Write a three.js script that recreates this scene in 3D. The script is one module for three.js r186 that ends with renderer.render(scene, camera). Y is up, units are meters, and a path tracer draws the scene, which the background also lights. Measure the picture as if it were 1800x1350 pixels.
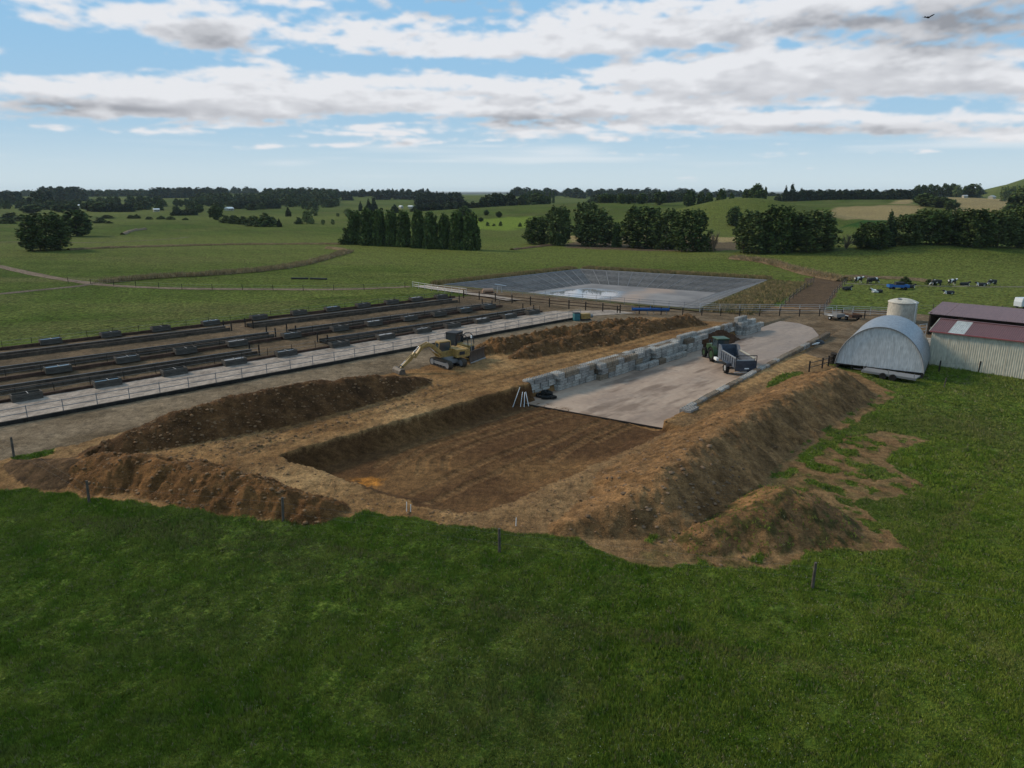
import * as THREE from 'three';
import { mergeGeometries } from 'three/addons/utils/BufferGeometryUtils.js';
import { RoundedBoxGeometry } from 'three/addons/geometries/RoundedBoxGeometry.js';
import { MarchingCubes } from 'three/addons/objects/MarchingCubes.js';

// ---------------------------------------------------------------- camera, exposure, sky, sun
const scene = new THREE.Scene();
const camera = new THREE.PerspectiveCamera(56.37, 4 / 3, 0.5, 12000);
camera.position.set(0, 20, 0);
camera.rotation.set(-15 * Math.PI / 180, 0, 0);
const renderer = new THREE.WebGLRenderer({ antialias: true });
renderer.toneMapping = THREE.LinearToneMapping;
renderer.toneMappingExposure = 1.06;
renderer.shadowMap.enabled = true;
const SUN_INTENSITY = 3.0, SUN_DIR = [-0.74, 0.50, -0.36];
scene.fog = new THREE.FogExp2(0xc4d2de, 0.00004);

// ---------------------------------------------------------------- noise and random
function rng(seed) { let s = seed | 0; return () => { s = (s + 0x6d2b79f5) | 0; let t = Math.imul(s ^ (s >>> 15), 1 | s); t = (t + Math.imul(t ^ (t >>> 7), 61 | t)) ^ t; return ((t ^ (t >>> 14)) >>> 0) / 4294967296; }; }
const PERM = new Float32Array(65536); { const r = rng(11); for (let i = 0; i < 65536; i++) PERM[i] = r(); }
const hsh = (i, j) => PERM[((i * 7919) ^ (j * 104729) ^ ((i * j) << 3)) & 65535];
const hashAt = (i, j) => PERM[(i & 255) | ((j & 255) << 8)];
function vn(x, y) {
  const i = Math.floor(x), j = Math.floor(y), a = x - i, b = y - j, s = a * a * (3 - 2 * a), t = b * b * (3 - 2 * b);
  const p = hashAt(i, j), q = hashAt(i + 1, j), r = hashAt(i, j + 1), w = hashAt(i + 1, j + 1);
  return p + (q - p) * s + (r - p + (p - q - r + w) * s) * t;
}
function fbm(x, y, o = 4) { let a = 0.5, s = 0, n = 0; for (let k = 0; k < o; k++) { s += a * vn(x, y); n += a; x = x * 2.03 + 17.3; y = y * 2.03 + 5.9; a *= 0.5; } return s / n; }
const clamp = (x, a = 0, b = 1) => Math.min(b, Math.max(a, x));
const ss = (a, b, x) => { const t = clamp((x - a) / (b - a)); return t * t * (3 - 2 * t); };
const mix = (a, b, t) => a + (b - a) * t;
const mix3 = (a, b, t) => [mix(a[0], b[0], t), mix(a[1], b[1], t), mix(a[2], b[2], t)];
const RAD = Math.PI / 180;

// ---------------------------------------------------------------- sky: broken stratocumulus, clear low band
{
  const W = 4096, Hh = 2048, data = new Float32Array(W * Hh * 4);
  // [azimuth, elevation, half width, half height, amount] in degrees: where cloud banks (+) and clear gaps (-) lie
  const banks = [[...[-21.78, 10.25], 3.4, 1.1, .5], [...[-19.14, 11.29], 26, 1.5, .35], [...[-30.04, 6.1], 9, 2.2, .5], [...[-22.96, 5.94], 7, 1.5, .45], [...[-11.77, 6.12], 10, 1.6, .45], [...[4.27, 5.64], 12, 1.9, .5],
    [...[18.53, 5.74], 14, 2.0, .5], [...[31.01, 3.64], 9, 1.6, .5], [...[14.45, 8.13], 13, 1.3, .4], [...[28.59, 9.7], 11, 2.6, .6], [...[10.26, 11.56], 13, 1.8, .5], [...[-5.82, 10.59], 13, 1.2, .4], [...[-16.38, 8.42], 7, 1.0, .3],
    [...[-32.77, 8.19], 2.2, .6, .4],
    [...[-28.7, 8.87], 6, 1.0, -.45], [...[-30.11, 7.77], 9, .9, -.35], [...[-10.8, 8.92], 13, .7, -.45], [...[4.19, 9.2], 6, .6, -.4], [...[13.16, 9.72], 5, .5, -.35], [...[22.18, 9.88], 4, .7, -.4], [...[28.82, 5.65], 6, .9, -.4], [...[-14.11, 7.39], 5, .6, -.2], [...[10.49, 7.11], 6, .4, -.2]];
  const greys = [[...[-21.25, 10.22], 2.6, .8, .6], [...[-32.03, 5.14], 4.5, .8, .45], [...[-4.11, 12.93], 5, .9, .6], [...[31.3, 10.07], 8, 2.2, .6], [...[1.29, 5.18], 4.5, .6, .4], [...[24.96, 3.96], 7, .6, .35], [...[19.91, 10.89], 7, 1, .3], [...[-25.51, 5.29], 5, .3, .3]];
  const add = (list, a, e) => { let s = 0; for (const [A, E, wa, we, k] of list) { const p = (a - A) / wa, q = (e - E) / we, d = p * p + q * q; if (d < 6) s += k * Math.exp(-d); } return s; };
  const dens = (az, el, x, y, z) => {
    const s = 1 / (y + 0.055), px = x * s * 0.62 + 40, pz = z * s * 1.25 + 40, wob = fbm(px * 0.9 + 9, pz * 0.9, 3) - .5;
    const n = fbm(px * 1.1 + wob * .9, pz * 1.1, 6), n2 = fbm(px * 3.1 + 31, pz * 3.1 + wob, 3), fl = fbm(az * .45 + 20 + wob * 3, el * 1.5, 5) - .5, fs = fbm(az * 1.3, el * 3.4 + 9, 4) - .5;
    const cover = 0.1 * ss(12, 20, el) - .13 - 0.5 * (1 - ss(2.2, 4.6, el));
    return (n - 0.5) * 1.5 + (n2 - .5) * .3 + fl * .95 + fs * .42 + cover + add(banks, az, el) * .85 + .02;
  };
  for (let j = Hh / 2; j < Hh; j++) {
    const el = (j + 0.5 - Hh / 2) / Hh * 180, y = Math.sin(el * RAD), c = Math.cos(el * RAD);
    for (let i = 0; i < W; i++) {
      const phi = (i + 0.5) / W * 2 * Math.PI - Math.PI, x = Math.cos(phi) * c, z = Math.sin(phi) * c;
      const az = Math.atan2(x, -z) / RAD;
      const hz = ss(0, 14, el);
      const hz2 = ss(0, 6, el); let r = mix(mix(0.58, 0.40, hz2), 0.26, hz), g = mix(mix(0.69, 0.58, hz2), 0.50, hz), b = mix(mix(0.74, 0.72, hz2), 0.75, hz);
      const d = dens(az, el, x, y, z), cl = ss(-.1, 0.32, d) * .95;
      const wisp = ss(.5, .85, fbm(az * .07 + 3, el * 1.3, 4)) * .5 * ss(.6, 1.6, el) * (1 - ss(3.5, 5, el));
      r = mix(r, .80, wisp); g = mix(g, .82, wisp); b = mix(b, .84, wisp);
      let gy = 0;
      if (cl > 0) { const e2 = (el + .55 + el * .05) * RAD, q = Math.cos(e2) / c, above = dens(az - .5, e2 / RAD, x * q, Math.sin(e2), z * q); gy = ss(.05, .7, above) * .42 * ss(0, .3, d) + clamp((above - d) * .4, -.15, .2) + add(greys, az, el) * 1.35 + (fbm(az * .5 + 9, el * 1.4 + 3, 4) - .5) * .5 - .04 + .3 * ss(11, 22, el); }
      gy = clamp(gy); const lo = mix(.42, .28, clamp(add(greys, az, el) * 1.6 + ss(11, 22, el)));
      const w = [mix(.78, lo, gy), mix(.785, lo * 1.015, gy), mix(.81, lo * 1.1, gy)];
      r = mix(r, w[0], cl); g = mix(g, w[1], cl); b = mix(b, w[2], cl);
      const o = (j * W + i) * 4; data[o] = r; data[o + 1] = g; data[o + 2] = b; data[o + 3] = 1;
    }
  }
  for (let j = 0; j < Hh / 2; j++) for (let i = 0; i < W; i++) { const o = (j * W + i) * 4; data[o] = .06; data[o + 1] = .07; data[o + 2] = .05; data[o + 3] = 1; }
  const sky = new THREE.DataTexture(data, W, Hh, THREE.RGBAFormat, THREE.FloatType);
  sky.mapping = THREE.EquirectangularReflectionMapping; sky.magFilter = THREE.LinearFilter; sky.needsUpdate = true;
  scene.background = sky; scene.environment = sky;
}
const sun = new THREE.DirectionalLight(new THREE.Color(1, .86, .68), SUN_INTENSITY);
sun.position.set(SUN_DIR[0] * 200, SUN_DIR[1] * 200, SUN_DIR[2] * 200 - 80); sun.target.position.set(0, 0, -80);
sun.castShadow = true; sun.shadow.radius = 20; sun.shadow.mapSize.set(4096, 4096);
Object.assign(sun.shadow.camera, { left: -160, right: 160, top: 160, bottom: -160, near: 1, far: 600 });
scene.add(sun, sun.target);

// ---------------------------------------------------------------- yard frame: u runs along the silage wall, v across it to the right
const SA = Math.sin(43 * RAD), CA = Math.cos(43 * RAD), YAW = 47 * RAD;
const toUV = (x, z) => [x * SA - z * CA, x * CA + z * SA];
const toXZ = (u, v) => [u * SA + v * CA, -u * CA + v * SA];

// ---------------------------------------------------------------- names, labels, helpers
const taken = new Map();
function numbered(name) { const n = taken.get(name) || 0; taken.set(name, n + 1); return n ? name + '_' + String(n).padStart(3, '0') : name; }
const shadows = (o) => { o.traverse((m) => { if (m.isMesh) { m.castShadow = true; m.receiveShadow = true; } }); return o; };
function tag(o, label, category, group) { o.userData.label = label; o.userData.category = category; if (group) o.userData.group = group; return o; }
function thing(name, label, category, x, y, z, turn = 0, group) {
  const o = new THREE.Group(); o.name = numbered(name); o.position.set(x, y, z); o.rotation.y = turn; scene.add(o);
  return tag(o, label, category, group);
}
function part(parent, name, mat, geos) {
  const g = Array.isArray(geos) ? (geos.length > 1 ? mergeGeometries(geos.map((q) => { const p = q.index ? q.toNonIndexed() : q; for (const k of Object.keys(p.attributes)) if (!['position', 'normal', 'uv'].includes(k)) p.deleteAttribute(k); return p; })) : geos[0]) : geos;
  const m = new THREE.Mesh(g, mat); m.name = name; m.castShadow = m.receiveShadow = true; parent.add(m); return m;
}
function structure(name, geo, mat, label, category) {
  const m = new THREE.Mesh(geo, mat); m.name = numbered(name); m.receiveShadow = m.castShadow = true; scene.add(m);
  m.userData.kind = 'structure'; m.userData.label = label; m.userData.category = category; return m;
}
const place = (g, x = 0, y = 0, z = 0, rx = 0, ry = 0, rz = 0) => { g.applyMatrix4(new THREE.Matrix4().compose(new THREE.Vector3(x, y, z), new THREE.Quaternion().setFromEuler(new THREE.Euler(rx, ry, rz)), new THREE.Vector3(1, 1, 1))); return g; };
const box = (w, h, d, x, y, z, rx, ry, rz) => place(new THREE.BoxGeometry(w, h, d), x, y, z, rx, ry, rz);
const rbox = (w, h, d, x, y, z, r = .03, rx, ry, rz) => place(new RoundedBoxGeometry(w, h, d, 1, r), x, y, z, rx, ry, rz);
const cyl = (r0, r1, h, x, y, z, rx, ry, rz, n = 14) => place(new THREE.CylinderGeometry(r0, r1, h, n), x, y, z, rx, ry, rz);
function bar(a, b, r, n = 6, r2 = r) {
  const A = new THREE.Vector3(...a), B = new THREE.Vector3(...b), d = B.clone().sub(A), g = new THREE.CylinderGeometry(r2, r, d.length(), n);
  g.applyQuaternion(new THREE.Quaternion().setFromUnitVectors(new THREE.Vector3(0, 1, 0), d.normalize())); g.translate((A.x + B.x) / 2, (A.y + B.y) / 2, (A.z + B.z) / 2); return g;
}
// side profile in x,y pushed out along z, centred
function prof(pts, w, z = 0, bev = .02) {
  const s = new THREE.Shape(pts.map((p) => new THREE.Vector2(p[0], p[1])));
  const g = new THREE.ExtrudeGeometry(s, { depth: w - 2 * bev, bevelEnabled: bev > 0, bevelThickness: bev, bevelSize: bev, bevelSegments: 1, bevelOffset: -bev, curveSegments: 6 });
  g.translate(0, 0, z - w / 2 + bev); return g;
}
const std = (c, o = {}) => new THREE.MeshPhysicalMaterial({ specularIntensity: (o.roughness ?? .8) > .8 ? .25 : 1, color: new THREE.Color().setRGB(...c), roughness: .8, ...o });

// tileable grey noise in a colour map around 1, tinted
function tile(n, make, srgb = true) {
  const d = new Uint8Array(n * n * 4);
  for (let j = 0; j < n; j++) for (let i = 0; i < n; i++) { const c = make(i / n, j / n), o = (j * n + i) * 4; d[o] = clamp(c[0]) * 255; d[o + 1] = clamp(c[1]) * 255; d[o + 2] = clamp(c[2]) * 255; d[o + 3] = 255; }
  const t = new THREE.DataTexture(d, n, n); t.wrapS = t.wrapT = THREE.RepeatWrapping; t.magFilter = THREE.LinearFilter; t.minFilter = THREE.LinearMipmapLinearFilter; t.generateMipmaps = true; if (srgb) t.colorSpace = THREE.SRGBColorSpace; t.needsUpdate = true; return t;
}
// periodic value noise on a lattice of p cells
function pn(x, y, p, s) {
  x *= p; y *= p; const i = Math.floor(x), j = Math.floor(y), a = x - i, b = y - j, k = a * a * (3 - 2 * a), t = b * b * (3 - 2 * b), m = (q) => ((q % p) + p) % p;
  const A = hashAt(m(i) + s, m(j) + s * 3), B = hashAt(m(i + 1) + s, m(j) + s * 3), C = hashAt(m(i) + s, m(j + 1) + s * 3), D = hashAt(m(i + 1) + s, m(j + 1) + s * 3);
  return A + (B - A) * k + (C - A + (A - B - C + D) * k) * t;
}

// ---------------------------------------------------------------- ground shape
const HILLS = [[143, -450, 15.5, 52, 50], [75, -620, 9, 150, 120], [128, -228, 4.2, 55, 28], [330, -560, 7, 130, 110], [420, -950, 15, 330, 300], [1010, -1350, 58, 95, 200], [-900, -2400, 12, 700, 500], [150, -1900, 10, 900, 500], [-1500, -1700, 8, 500, 300]];
function natural(x, z) {
  const [u, v] = toUV(x, z);
  const a = 1.7 - ss(-47, -29, v) - .7 * ss(-29, 5, v) - 1.5 * ss(88, 135, -v);
  const dip = .35 + .65 * ss(8, 20, u); let h = a * (1 - .85 * ss(82, 112, u)) * (1 + (dip - 1) * ss(-64, -52, v));
  for (const [cx, cz, A, sx, sz] of HILLS) { const p = (x - cx) / sx, q = (z - cz) / sz, d = p * p + q * q; if (d < 20) h += A * Math.exp(-d); }
  const far = ss(170, 420, -z);
  h += far * ((fbm(x / 95 + 3, z / 95, 2) - .5) * 2.2) + ss(700, 1800, -z) * (fbm(x / 420, z / 420, 2) - .5) * 14;
  return h;
}
const inPoly = (p, x, y) => { let r = false; for (let i = 0, j = p.length - 1; i < p.length; j = i++) if ((p[i][1] > y) !== (p[j][1] > y) && x < (p[j][0] - p[i][0]) * (y - p[i][1]) / (p[j][1] - p[i][1]) + p[i][0]) r = !r; return r; };
function toLine(pts, u, v) {           // distance to a polyline, side (+ right), interpolated third value, run length
  let best = 1e9, side = 1, val = 0, run = 0, acc = 0;
  for (let i = 0; i + 1 < pts.length; i++) {
    const [a, b] = pts[i], [c, d] = pts[i + 1], ex = c - a, ey = d - b, L = ex * ex + ey * ey, t = clamp(((u - a) * ex + (v - b) * ey) / L), dx = u - a - t * ex, dy = v - b - t * ey, q = dx * dx + dy * dy, l = Math.sqrt(L);
    if (q < best) { best = q; side = ex * (v - b) - ey * (u - a) > 0 ? 1 : -1; val = mix(pts[i][2] || 0, pts[i + 1][2] || 0, t); run = acc + t * l; }
    acc += l;
  }
  return [Math.sqrt(best), side, val, run];
}
// heaps of dug soil: ridge as [u, v, crest height], slopes left and right of it
const HEAPS = [
  { id: 5, name: 'spoil_heap', cat: 'soil heap', label: 'long steep heap of tan soil along the right side of the pit', ridge: [[31, -24, 1.2], [34, -22.6, 2.2], [36.5, -21.8, 3.0], [43, -22.5, 3.15], [54.8, -23.6, 2.95], [64, -23.8, 2.85], [73, -23.6, 2.95]], sl: .46, sr: .74, rough: .75, col: [.215, .132, .072] },
  { id: 6, name: 'spoil_heap', cat: 'soil heap', label: 'small pointed heap of soil with weeds at the pasture edge', ridge: [[35.4, -17.6, 1.4], [38.5, -16.2, 2.0], [41.3, -15.3, 2.6]], sl: .6, sr: .62, rough: .6, col: [.185, .112, .06] },
  { id: 7, name: 'spoil_heap', cat: 'soil heap', label: 'dark brown soil bank between gravel track and tan bench', ridge: [[16.5, -55.4, 2.4], [20, -54.9, 3.5], [25, -54.5, 4.1], [28, -54.2, 4.15], [33.3, -53.9, 3.95], [39.2, -53.5, 3.4], [44, -53.4, 2.3]], sl: .5, sr: .85, rough: .55, col: [.105, .058, .03] },
  { id: 8, name: 'spoil_heap', cat: 'soil heap', label: 'lumpy brown heap behind the fence posts at the front left', ridge: [[14.4, -53.4, 2.3], [15.6, -50, 2.85], [17.2, -46, 2.95], [18.6, -42, 2.8], [19.6, -39.2, 2.3], [21.6, -36.2, 1.8]], sl: .56, sr: .8, rough: 1.1, col: [.165, .088, .04] },
  { id: 9, name: 'spoil_heap', cat: 'soil heap', label: 'far lumpy ridge of brown soil beside the gravel track', ridge: [[57, -58.6, 2.2], [60.5, -58.6, 3.0], [68.8, -58, 3.0], [78.9, -57, 2.9], [88, -56.6, 2.5]], sl: .6, sr: .6, rough: 1.5, col: [.155, .09, .046] },
  { id: 10, name: 'spoil_heap', cat: 'soil heap', label: 'far smooth ridge of brown soil above the block wall bench', ridge: [[59, -54.2, 2.2], [62, -54.2, 2.9], [73.2, -52.8, 3.0], [84, -52.6, 2.8], [95, -52.4, 2.5]], sl: .6, sr: .66, rough: 1, col: [.135, .078, .04] },
  { id: 11, name: 'soil_heap', cat: 'soil heap', label: 'dark heap of soil on the concrete pad against the block wall', ridge: [[88.5, -46.2, 1.35], [92.5, -46.6, 1.6]], sl: .55, sr: .55, rough: .7, col: [.085, .046, .03] },
  { id: 12, name: 'soil_heap', cat: 'soil heap', label: 'low smooth dark soil mound at the left edge of the photo', ridge: [[11, -58.5, 1.5], [13.5, -54.5, 1.9], [15.5, -53, 1.9]], sl: .34, sr: .45, rough: .5, col: [.095, .06, .036] },
];
for (const h of HEAPS) { const us = h.ridge.map((p) => p[0]), vs = h.ridge.map((p) => p[1]); h.bb = [Math.min(...us) - 7, Math.max(...us) + 7, Math.min(...vs) - 7, Math.max(...vs) + 7]; }
const kerbV = (u) => -30.9 - (u - 55) * .085;
const frontU = (v) => 23.8 + (v + 45.4) * .2;
const EARTH = [[-4, -62], [6, -57], [8.37, -55.97], [10.78, -53.91], [12.49, -49.27], [16.01, -42.08], [19.01, -37.25], [21.25, -35.28], [23.31, -34.12], [24.59, -32.42], [27.03, -28.46], [28.46, -25.63], [30.1, -23.12], [30.12, -21.11], [30.23, -19.29], [32.58, -15.77], [35.64, -12.7], [36.82, -12.86], [40.02, -11.85], [39.94, -11.19], [42.27, -8.41], [45.04, -10.56], [46.77, -13.15], [51.1, -11.07], [53.84, -10.82], [56.35, -13.85], [59.52, -14.16], [63.64, -12.86], [63.11, -16.73], [58.85, -18.05], [51.75, -17.85], [52.6, -19.27], [63.66, -18.75], [70.61, -18.75], [76.88, -18.77], [81.35, -24.02], [84, -28.5], [97, -29], [97, -14], [130, -20], [127, -47], [122, -66], [93, -66], [60, -60.5], [30, -60], [12, -61.5]];
const WEEDS = [[[64.89, -27.85], [72.75, -29.99], [77.9, -29.65], [77.42, -28.26], [69.6, -26.61], [63.36, -26.6]], [[47.72, -18.72], [50.17, -18.28], [49.32, -17.61], [47.5, -18.01]], [[58.55, -27.35], [62, -27.25], [59.78, -26.42]], [[10.75, -59], [11.12, -60.53], [13.81, -60.26], [13.36, -58.72], [11.42, -58.9]]];
const YARD = [[93, -66], [98, -106], [104, -122], [109, -66], [120, -58], [124, -48], [134, -38], [136, -6], [112, -2], [97, -10], [97, -29], [86, -28.6], [88, -33], [99, -34], [108, -40]];
const LANE = [[117, -49], [124.5, -43.5], [171.5, -56.5], [178, -60], [172, -66], [166, -63]];
const TAN = [[[175.75, -416.58], [245.55, -558.86], [301.58, -584.53], [316.08, -566.04], [295.82, -523.97], [241.04, -461.4], [193.13, -415.83], [173.54, -407.86]], [[500.56, -866.46], [884.62, -1297], [878.48, -1215.54], [347.94, -478.95], [314.63, -478.95], [291.49, -486.76], [429.38, -722.55]], [[370.05, -719.67], [424.51, -802.69], [436.85, -802.69], [314.89, -577.57]], [[26.26, -337.19], [75.01, -344.13], [107.23, -335.85], [76.36, -226.78], [70.65, -231.35], [21, -268.56]], [[126.3, -299.79], [113.67, -234.85], [104.95, -216.3], [93.25, -220.67]]];
const SUN_PATCH = [[-36.97, -396.53], [-27.29, -503.86], [15.53, -502.05], [14.84, -424.89], [0, -383.91]];  // outline of a sunlit cloud-gap patch, painted into the grass colour
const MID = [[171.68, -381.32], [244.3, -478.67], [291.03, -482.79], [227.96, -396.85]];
const RUTS = [   // tracked-machine and wheel marks on the pit floor and bench: points in u, v, half width
  [[30, -42, .35], [34, -43.5, .35], [41, -43.6, .35], [51, -43.3, .35]], [[31, -40.8, .35], [35, -42.4, .35], [42, -42.4, .35], [51, -42.2, .35]], [[31.5, -38.5, .4], [33.5, -40.6, .4], [38, -41.3, .4], [51, -40.7, .4]], [[33, -37.6, .4], [35, -39.6, .4], [39, -40.2, .4], [50, -39.4, .4]],
  [[40, -33, .5], [47, -34.4, .5], [52, -34.5, .5]], [[41, -35.4, .4], [47.5, -36, .4], [51.5, -36.3, .4]], [[46, -33.2, .4], [51.5, -33.4, .4]], [[27.5, -33, .4], [32, -34.3, .4], [40, -34.8, .4]], [[28, -35.5, .4], [33, -36.6, .4], [44, -36.9, .4]],
  [[22, -47.4, .45], [34, -48.2, .45], [60, -48.4, .45], [96, -48.9, .45]], [[22, -49.8, .45], [34, -50.2, .45], [60, -50.4, .45], [96, -50.4, .45]], [[20.5, -45.6, .4], [21.5, -48, .4], [26, -49.2, .4]],
];
const RB = RUTS.map((l) => [Math.min(...l.map((p) => p[0])) - 1, Math.max(...l.map((p) => p[0])) + 1, Math.min(...l.map((p) => p[1])) - 1, Math.max(...l.map((p) => p[1])) + 1]);
// height, surface number, rut amount at a place
const out = { h: 0, k: 0, rut: 0, lug: 0 };
function surface(u, v, fine = true) {
  const [x, z] = toXZ(u, v); let h = natural(x, z), k = 0; out.rut = 0; out.lug = 0;
  const near = u > -6 && u < 185 && v > -125 && v < 8;
  if (!near) {
    if (z < -240) { const wx = x + (fbm(x / 22, z / 22, 2) - .5) * 10, wz = z + (fbm(x / 22 + 9, z / 22, 2) - .5) * 10; for (const p of TAN) if (inPoly(p, wx, wz)) k = 14; }
    out.h = h; out.k = k; return out;
  }
  const wu = (fbm(u * .55 + 7, v * .55, 3) - .5) * 2.6, wv = (fbm(u * .55 + 77, v * .55 + 31, 3) - .5) * 2.6;
  if (inPoly(LANE, u + wu * .6, v + wv * .6)) k = 13;
  if (inPoly(YARD, u + wu * .3, v + wv * .3)) k = 4;
  if (u < 95 && v < -73.6 && v > -105.4 + (u - 25) * .115 + wv * .3) k = 3;
  if (u < 95 && v >= -73.6 && v < -58.8 + wv * .6 - 1.2 * ss(20, 8, u)) k = 2;
  if (k !== 2 && k !== 3 && inPoly(EARTH, u + wu * .5, v + wv * .5)) { k = k === 4 ? 4 : 1; for (const p of WEEDS) if (inPoly(p, u + wu * .5, v + wv * .5)) k = 0; if (k === 1 && v > -20 && fbm(u * 1.1 + 3, v * 1.1 + 60, 4) > .6) k = 0; }
  // the pit and the sunken pad
  if (u > 20 && u < 121 && v > -49 && v < -26) {
    const n = (fbm(u * 1.3, v * 1.3 + 40, 3) - .5), pit = 1 - ss(51, 52.2, u);
    const vl = (pit > .5 ? -45.6 + n * .5 : -46.45), vr = pit > .5 ? -31 + n * .8 : kerbV(u) + .1;
    const down = ss(vl, vl + .75, v) * ss(frontU(v), frontU(v) + mix(1.0, 2.2, ss(-44, -34, v)), u + n * .9) * (1 - ss(113, 120, u));
    const up = pit > .5 ? ss(vr + 3.4, vr, v) * .72 + ss(vr + .35, vr, v) * .28 : 1 - ss(vr, vr + .12, v);
    const floor = pit > .5 ? .0 + .45 * ss(34, 27, u) * ss(-42, -31, v) : -.06;
    const d = down * up; if (d > .02) { h = mix(h, floor, d); if (k <= 1) k = d > .07 && pit > .5 && (v < -31.5 || d > .45) ? 15 : 1; }
    if (pit < .5 && v > vr && v < vr + 5) h = mix(mix(.98, .55, ss(75, 100, u)), h, ss(vr + 1, vr + 5, v));
  }
  let heap = null;
  for (const p of HEAPS) {
    if (u < p.bb[0] || u > p.bb[1] || v < p.bb[2] || v > p.bb[3]) continue;
    const w1 = (fbm(u * .4 + p.id * 9, v * .4, 3) - .5) * 1.5 * p.rough, w2 = (fbm(u * .4 + 50, v * .4 + p.id * 7, 3) - .5) * 1.5 * p.rough;
    const [d, side, top, run] = toLine(p.ridge, u + w1, v + w2);
    const s = side > 0 ? p.sr : p.sl, rd = Math.sqrt(d * d + .25) - .5;
    let y = top - rd * s;
    if (p.id === 5) y += side < 0 ? 0 : .12 * (fbm(run * 1.1, 3, 3) - .5) * Math.min(d, 3);
    y += ((fbm(u * .9 + v * .5, v * .9 - u * .4 + p.id, 3) - .5) * .6 + (fbm(u * 2.1, v * 2.1 + p.id, 2) - .5) * .25) * p.rough * ss(0, .8, y - h + .3);
    if (y > h) { h = y; k = p.id; heap = p; }
  }
  if (fine && (k === 1 || k === 15 || heap)) {
    const r = heap ? heap.rough : k === 15 ? .3 : .55;
    h += (fbm(u * 2.6, v * 2.6, 3) - .5) * .22 * r + (vn(u * 5.3, v * 5.3) - .5) * .13 * r;
    if (heap) { const c = vn(u * 3.7 + 5, v * 3.7); h += ss(.72, .95, c) * .1 * heap.rough; }
    if (!heap) for (let i = 0; i < RUTS.length; i++) {
      const b = RB[i]; if (u < b[0] || u > b[1] || v < b[2] || v > b[3]) continue;
      const [d, , w, run] = toLine(RUTS[i], u + wu * .25, v + wv * .15); if (d < w * 1.6) { const m = 1 - ss(w * .6, w * 1.2, d); out.rut = Math.max(out.rut, m); out.lug = Math.sin(run * 2 * Math.PI / .62 + d * 5); h += -.05 * m + .05 * ss(w * .8, w * 1.15, d) * (1 - ss(w * 1.15, w * 1.5, d)) + .025 * m * out.lug; }
    }
  } else if (k === 0 && fine) h += (fbm(u * .5, v * .5, 3) - .5) * .28 + (fbm(u * 1.7, v * 1.7, 2) - .5) * .1;
  else if (fine && (k === 2 || k === 4 || k === 13)) h += (fbm(u * .7, v * .7, 3) - .5) * .12;
  else if (fine && k === 3) h += (fbm(u * 1.2, v * 1.2, 3) - .5) * .18 - .05;
  out.h = h; out.k = k; return out;
}
const groundAt = (x, z) => { const [u, v] = toUV(x, z); return surface(u, v).h; };

// ---------------------------------------------------------------- ground colours (matter, plus one painted sun patch)
const BARK = [.1, .078, .057], GRAVEL = [.245, .2, .16], YARDC = [.2, .155, .118];
function grassColor(x, z) {
  const a = fbm(x / 7, z / 7, 4), b = fbm(x / 34 + 8, z / 34, 3), c = fbm(x / 130 + 4, z / 130, 2), d = Math.hypot(x, z);
  let g = mix3([.072, .11, .016], [.125, .152, .034], clamp(a * 1.5 - .25));
  g = mix3(g, [.15, .142, .045], clamp((b - .5) * 2.2) * .8);
  if (d > 110) { const m = fbm(x / 16 + 30, z / 5, 4), q = fbm(x / 5 + 3, z / 3, 3); g = g.map((w) => w * (.72 + .56 * m) * (.86 + .28 * q)); g = mix3(g, [.17, .15, .06], clamp((fbm(x / 60 + 11, z / 14, 3) - .56) * 5) * .6); }
  if (d > 140) g = mix3(g, [.19, .198, .055], clamp((c - .42) * 3) * .75);
  return g;
}
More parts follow.
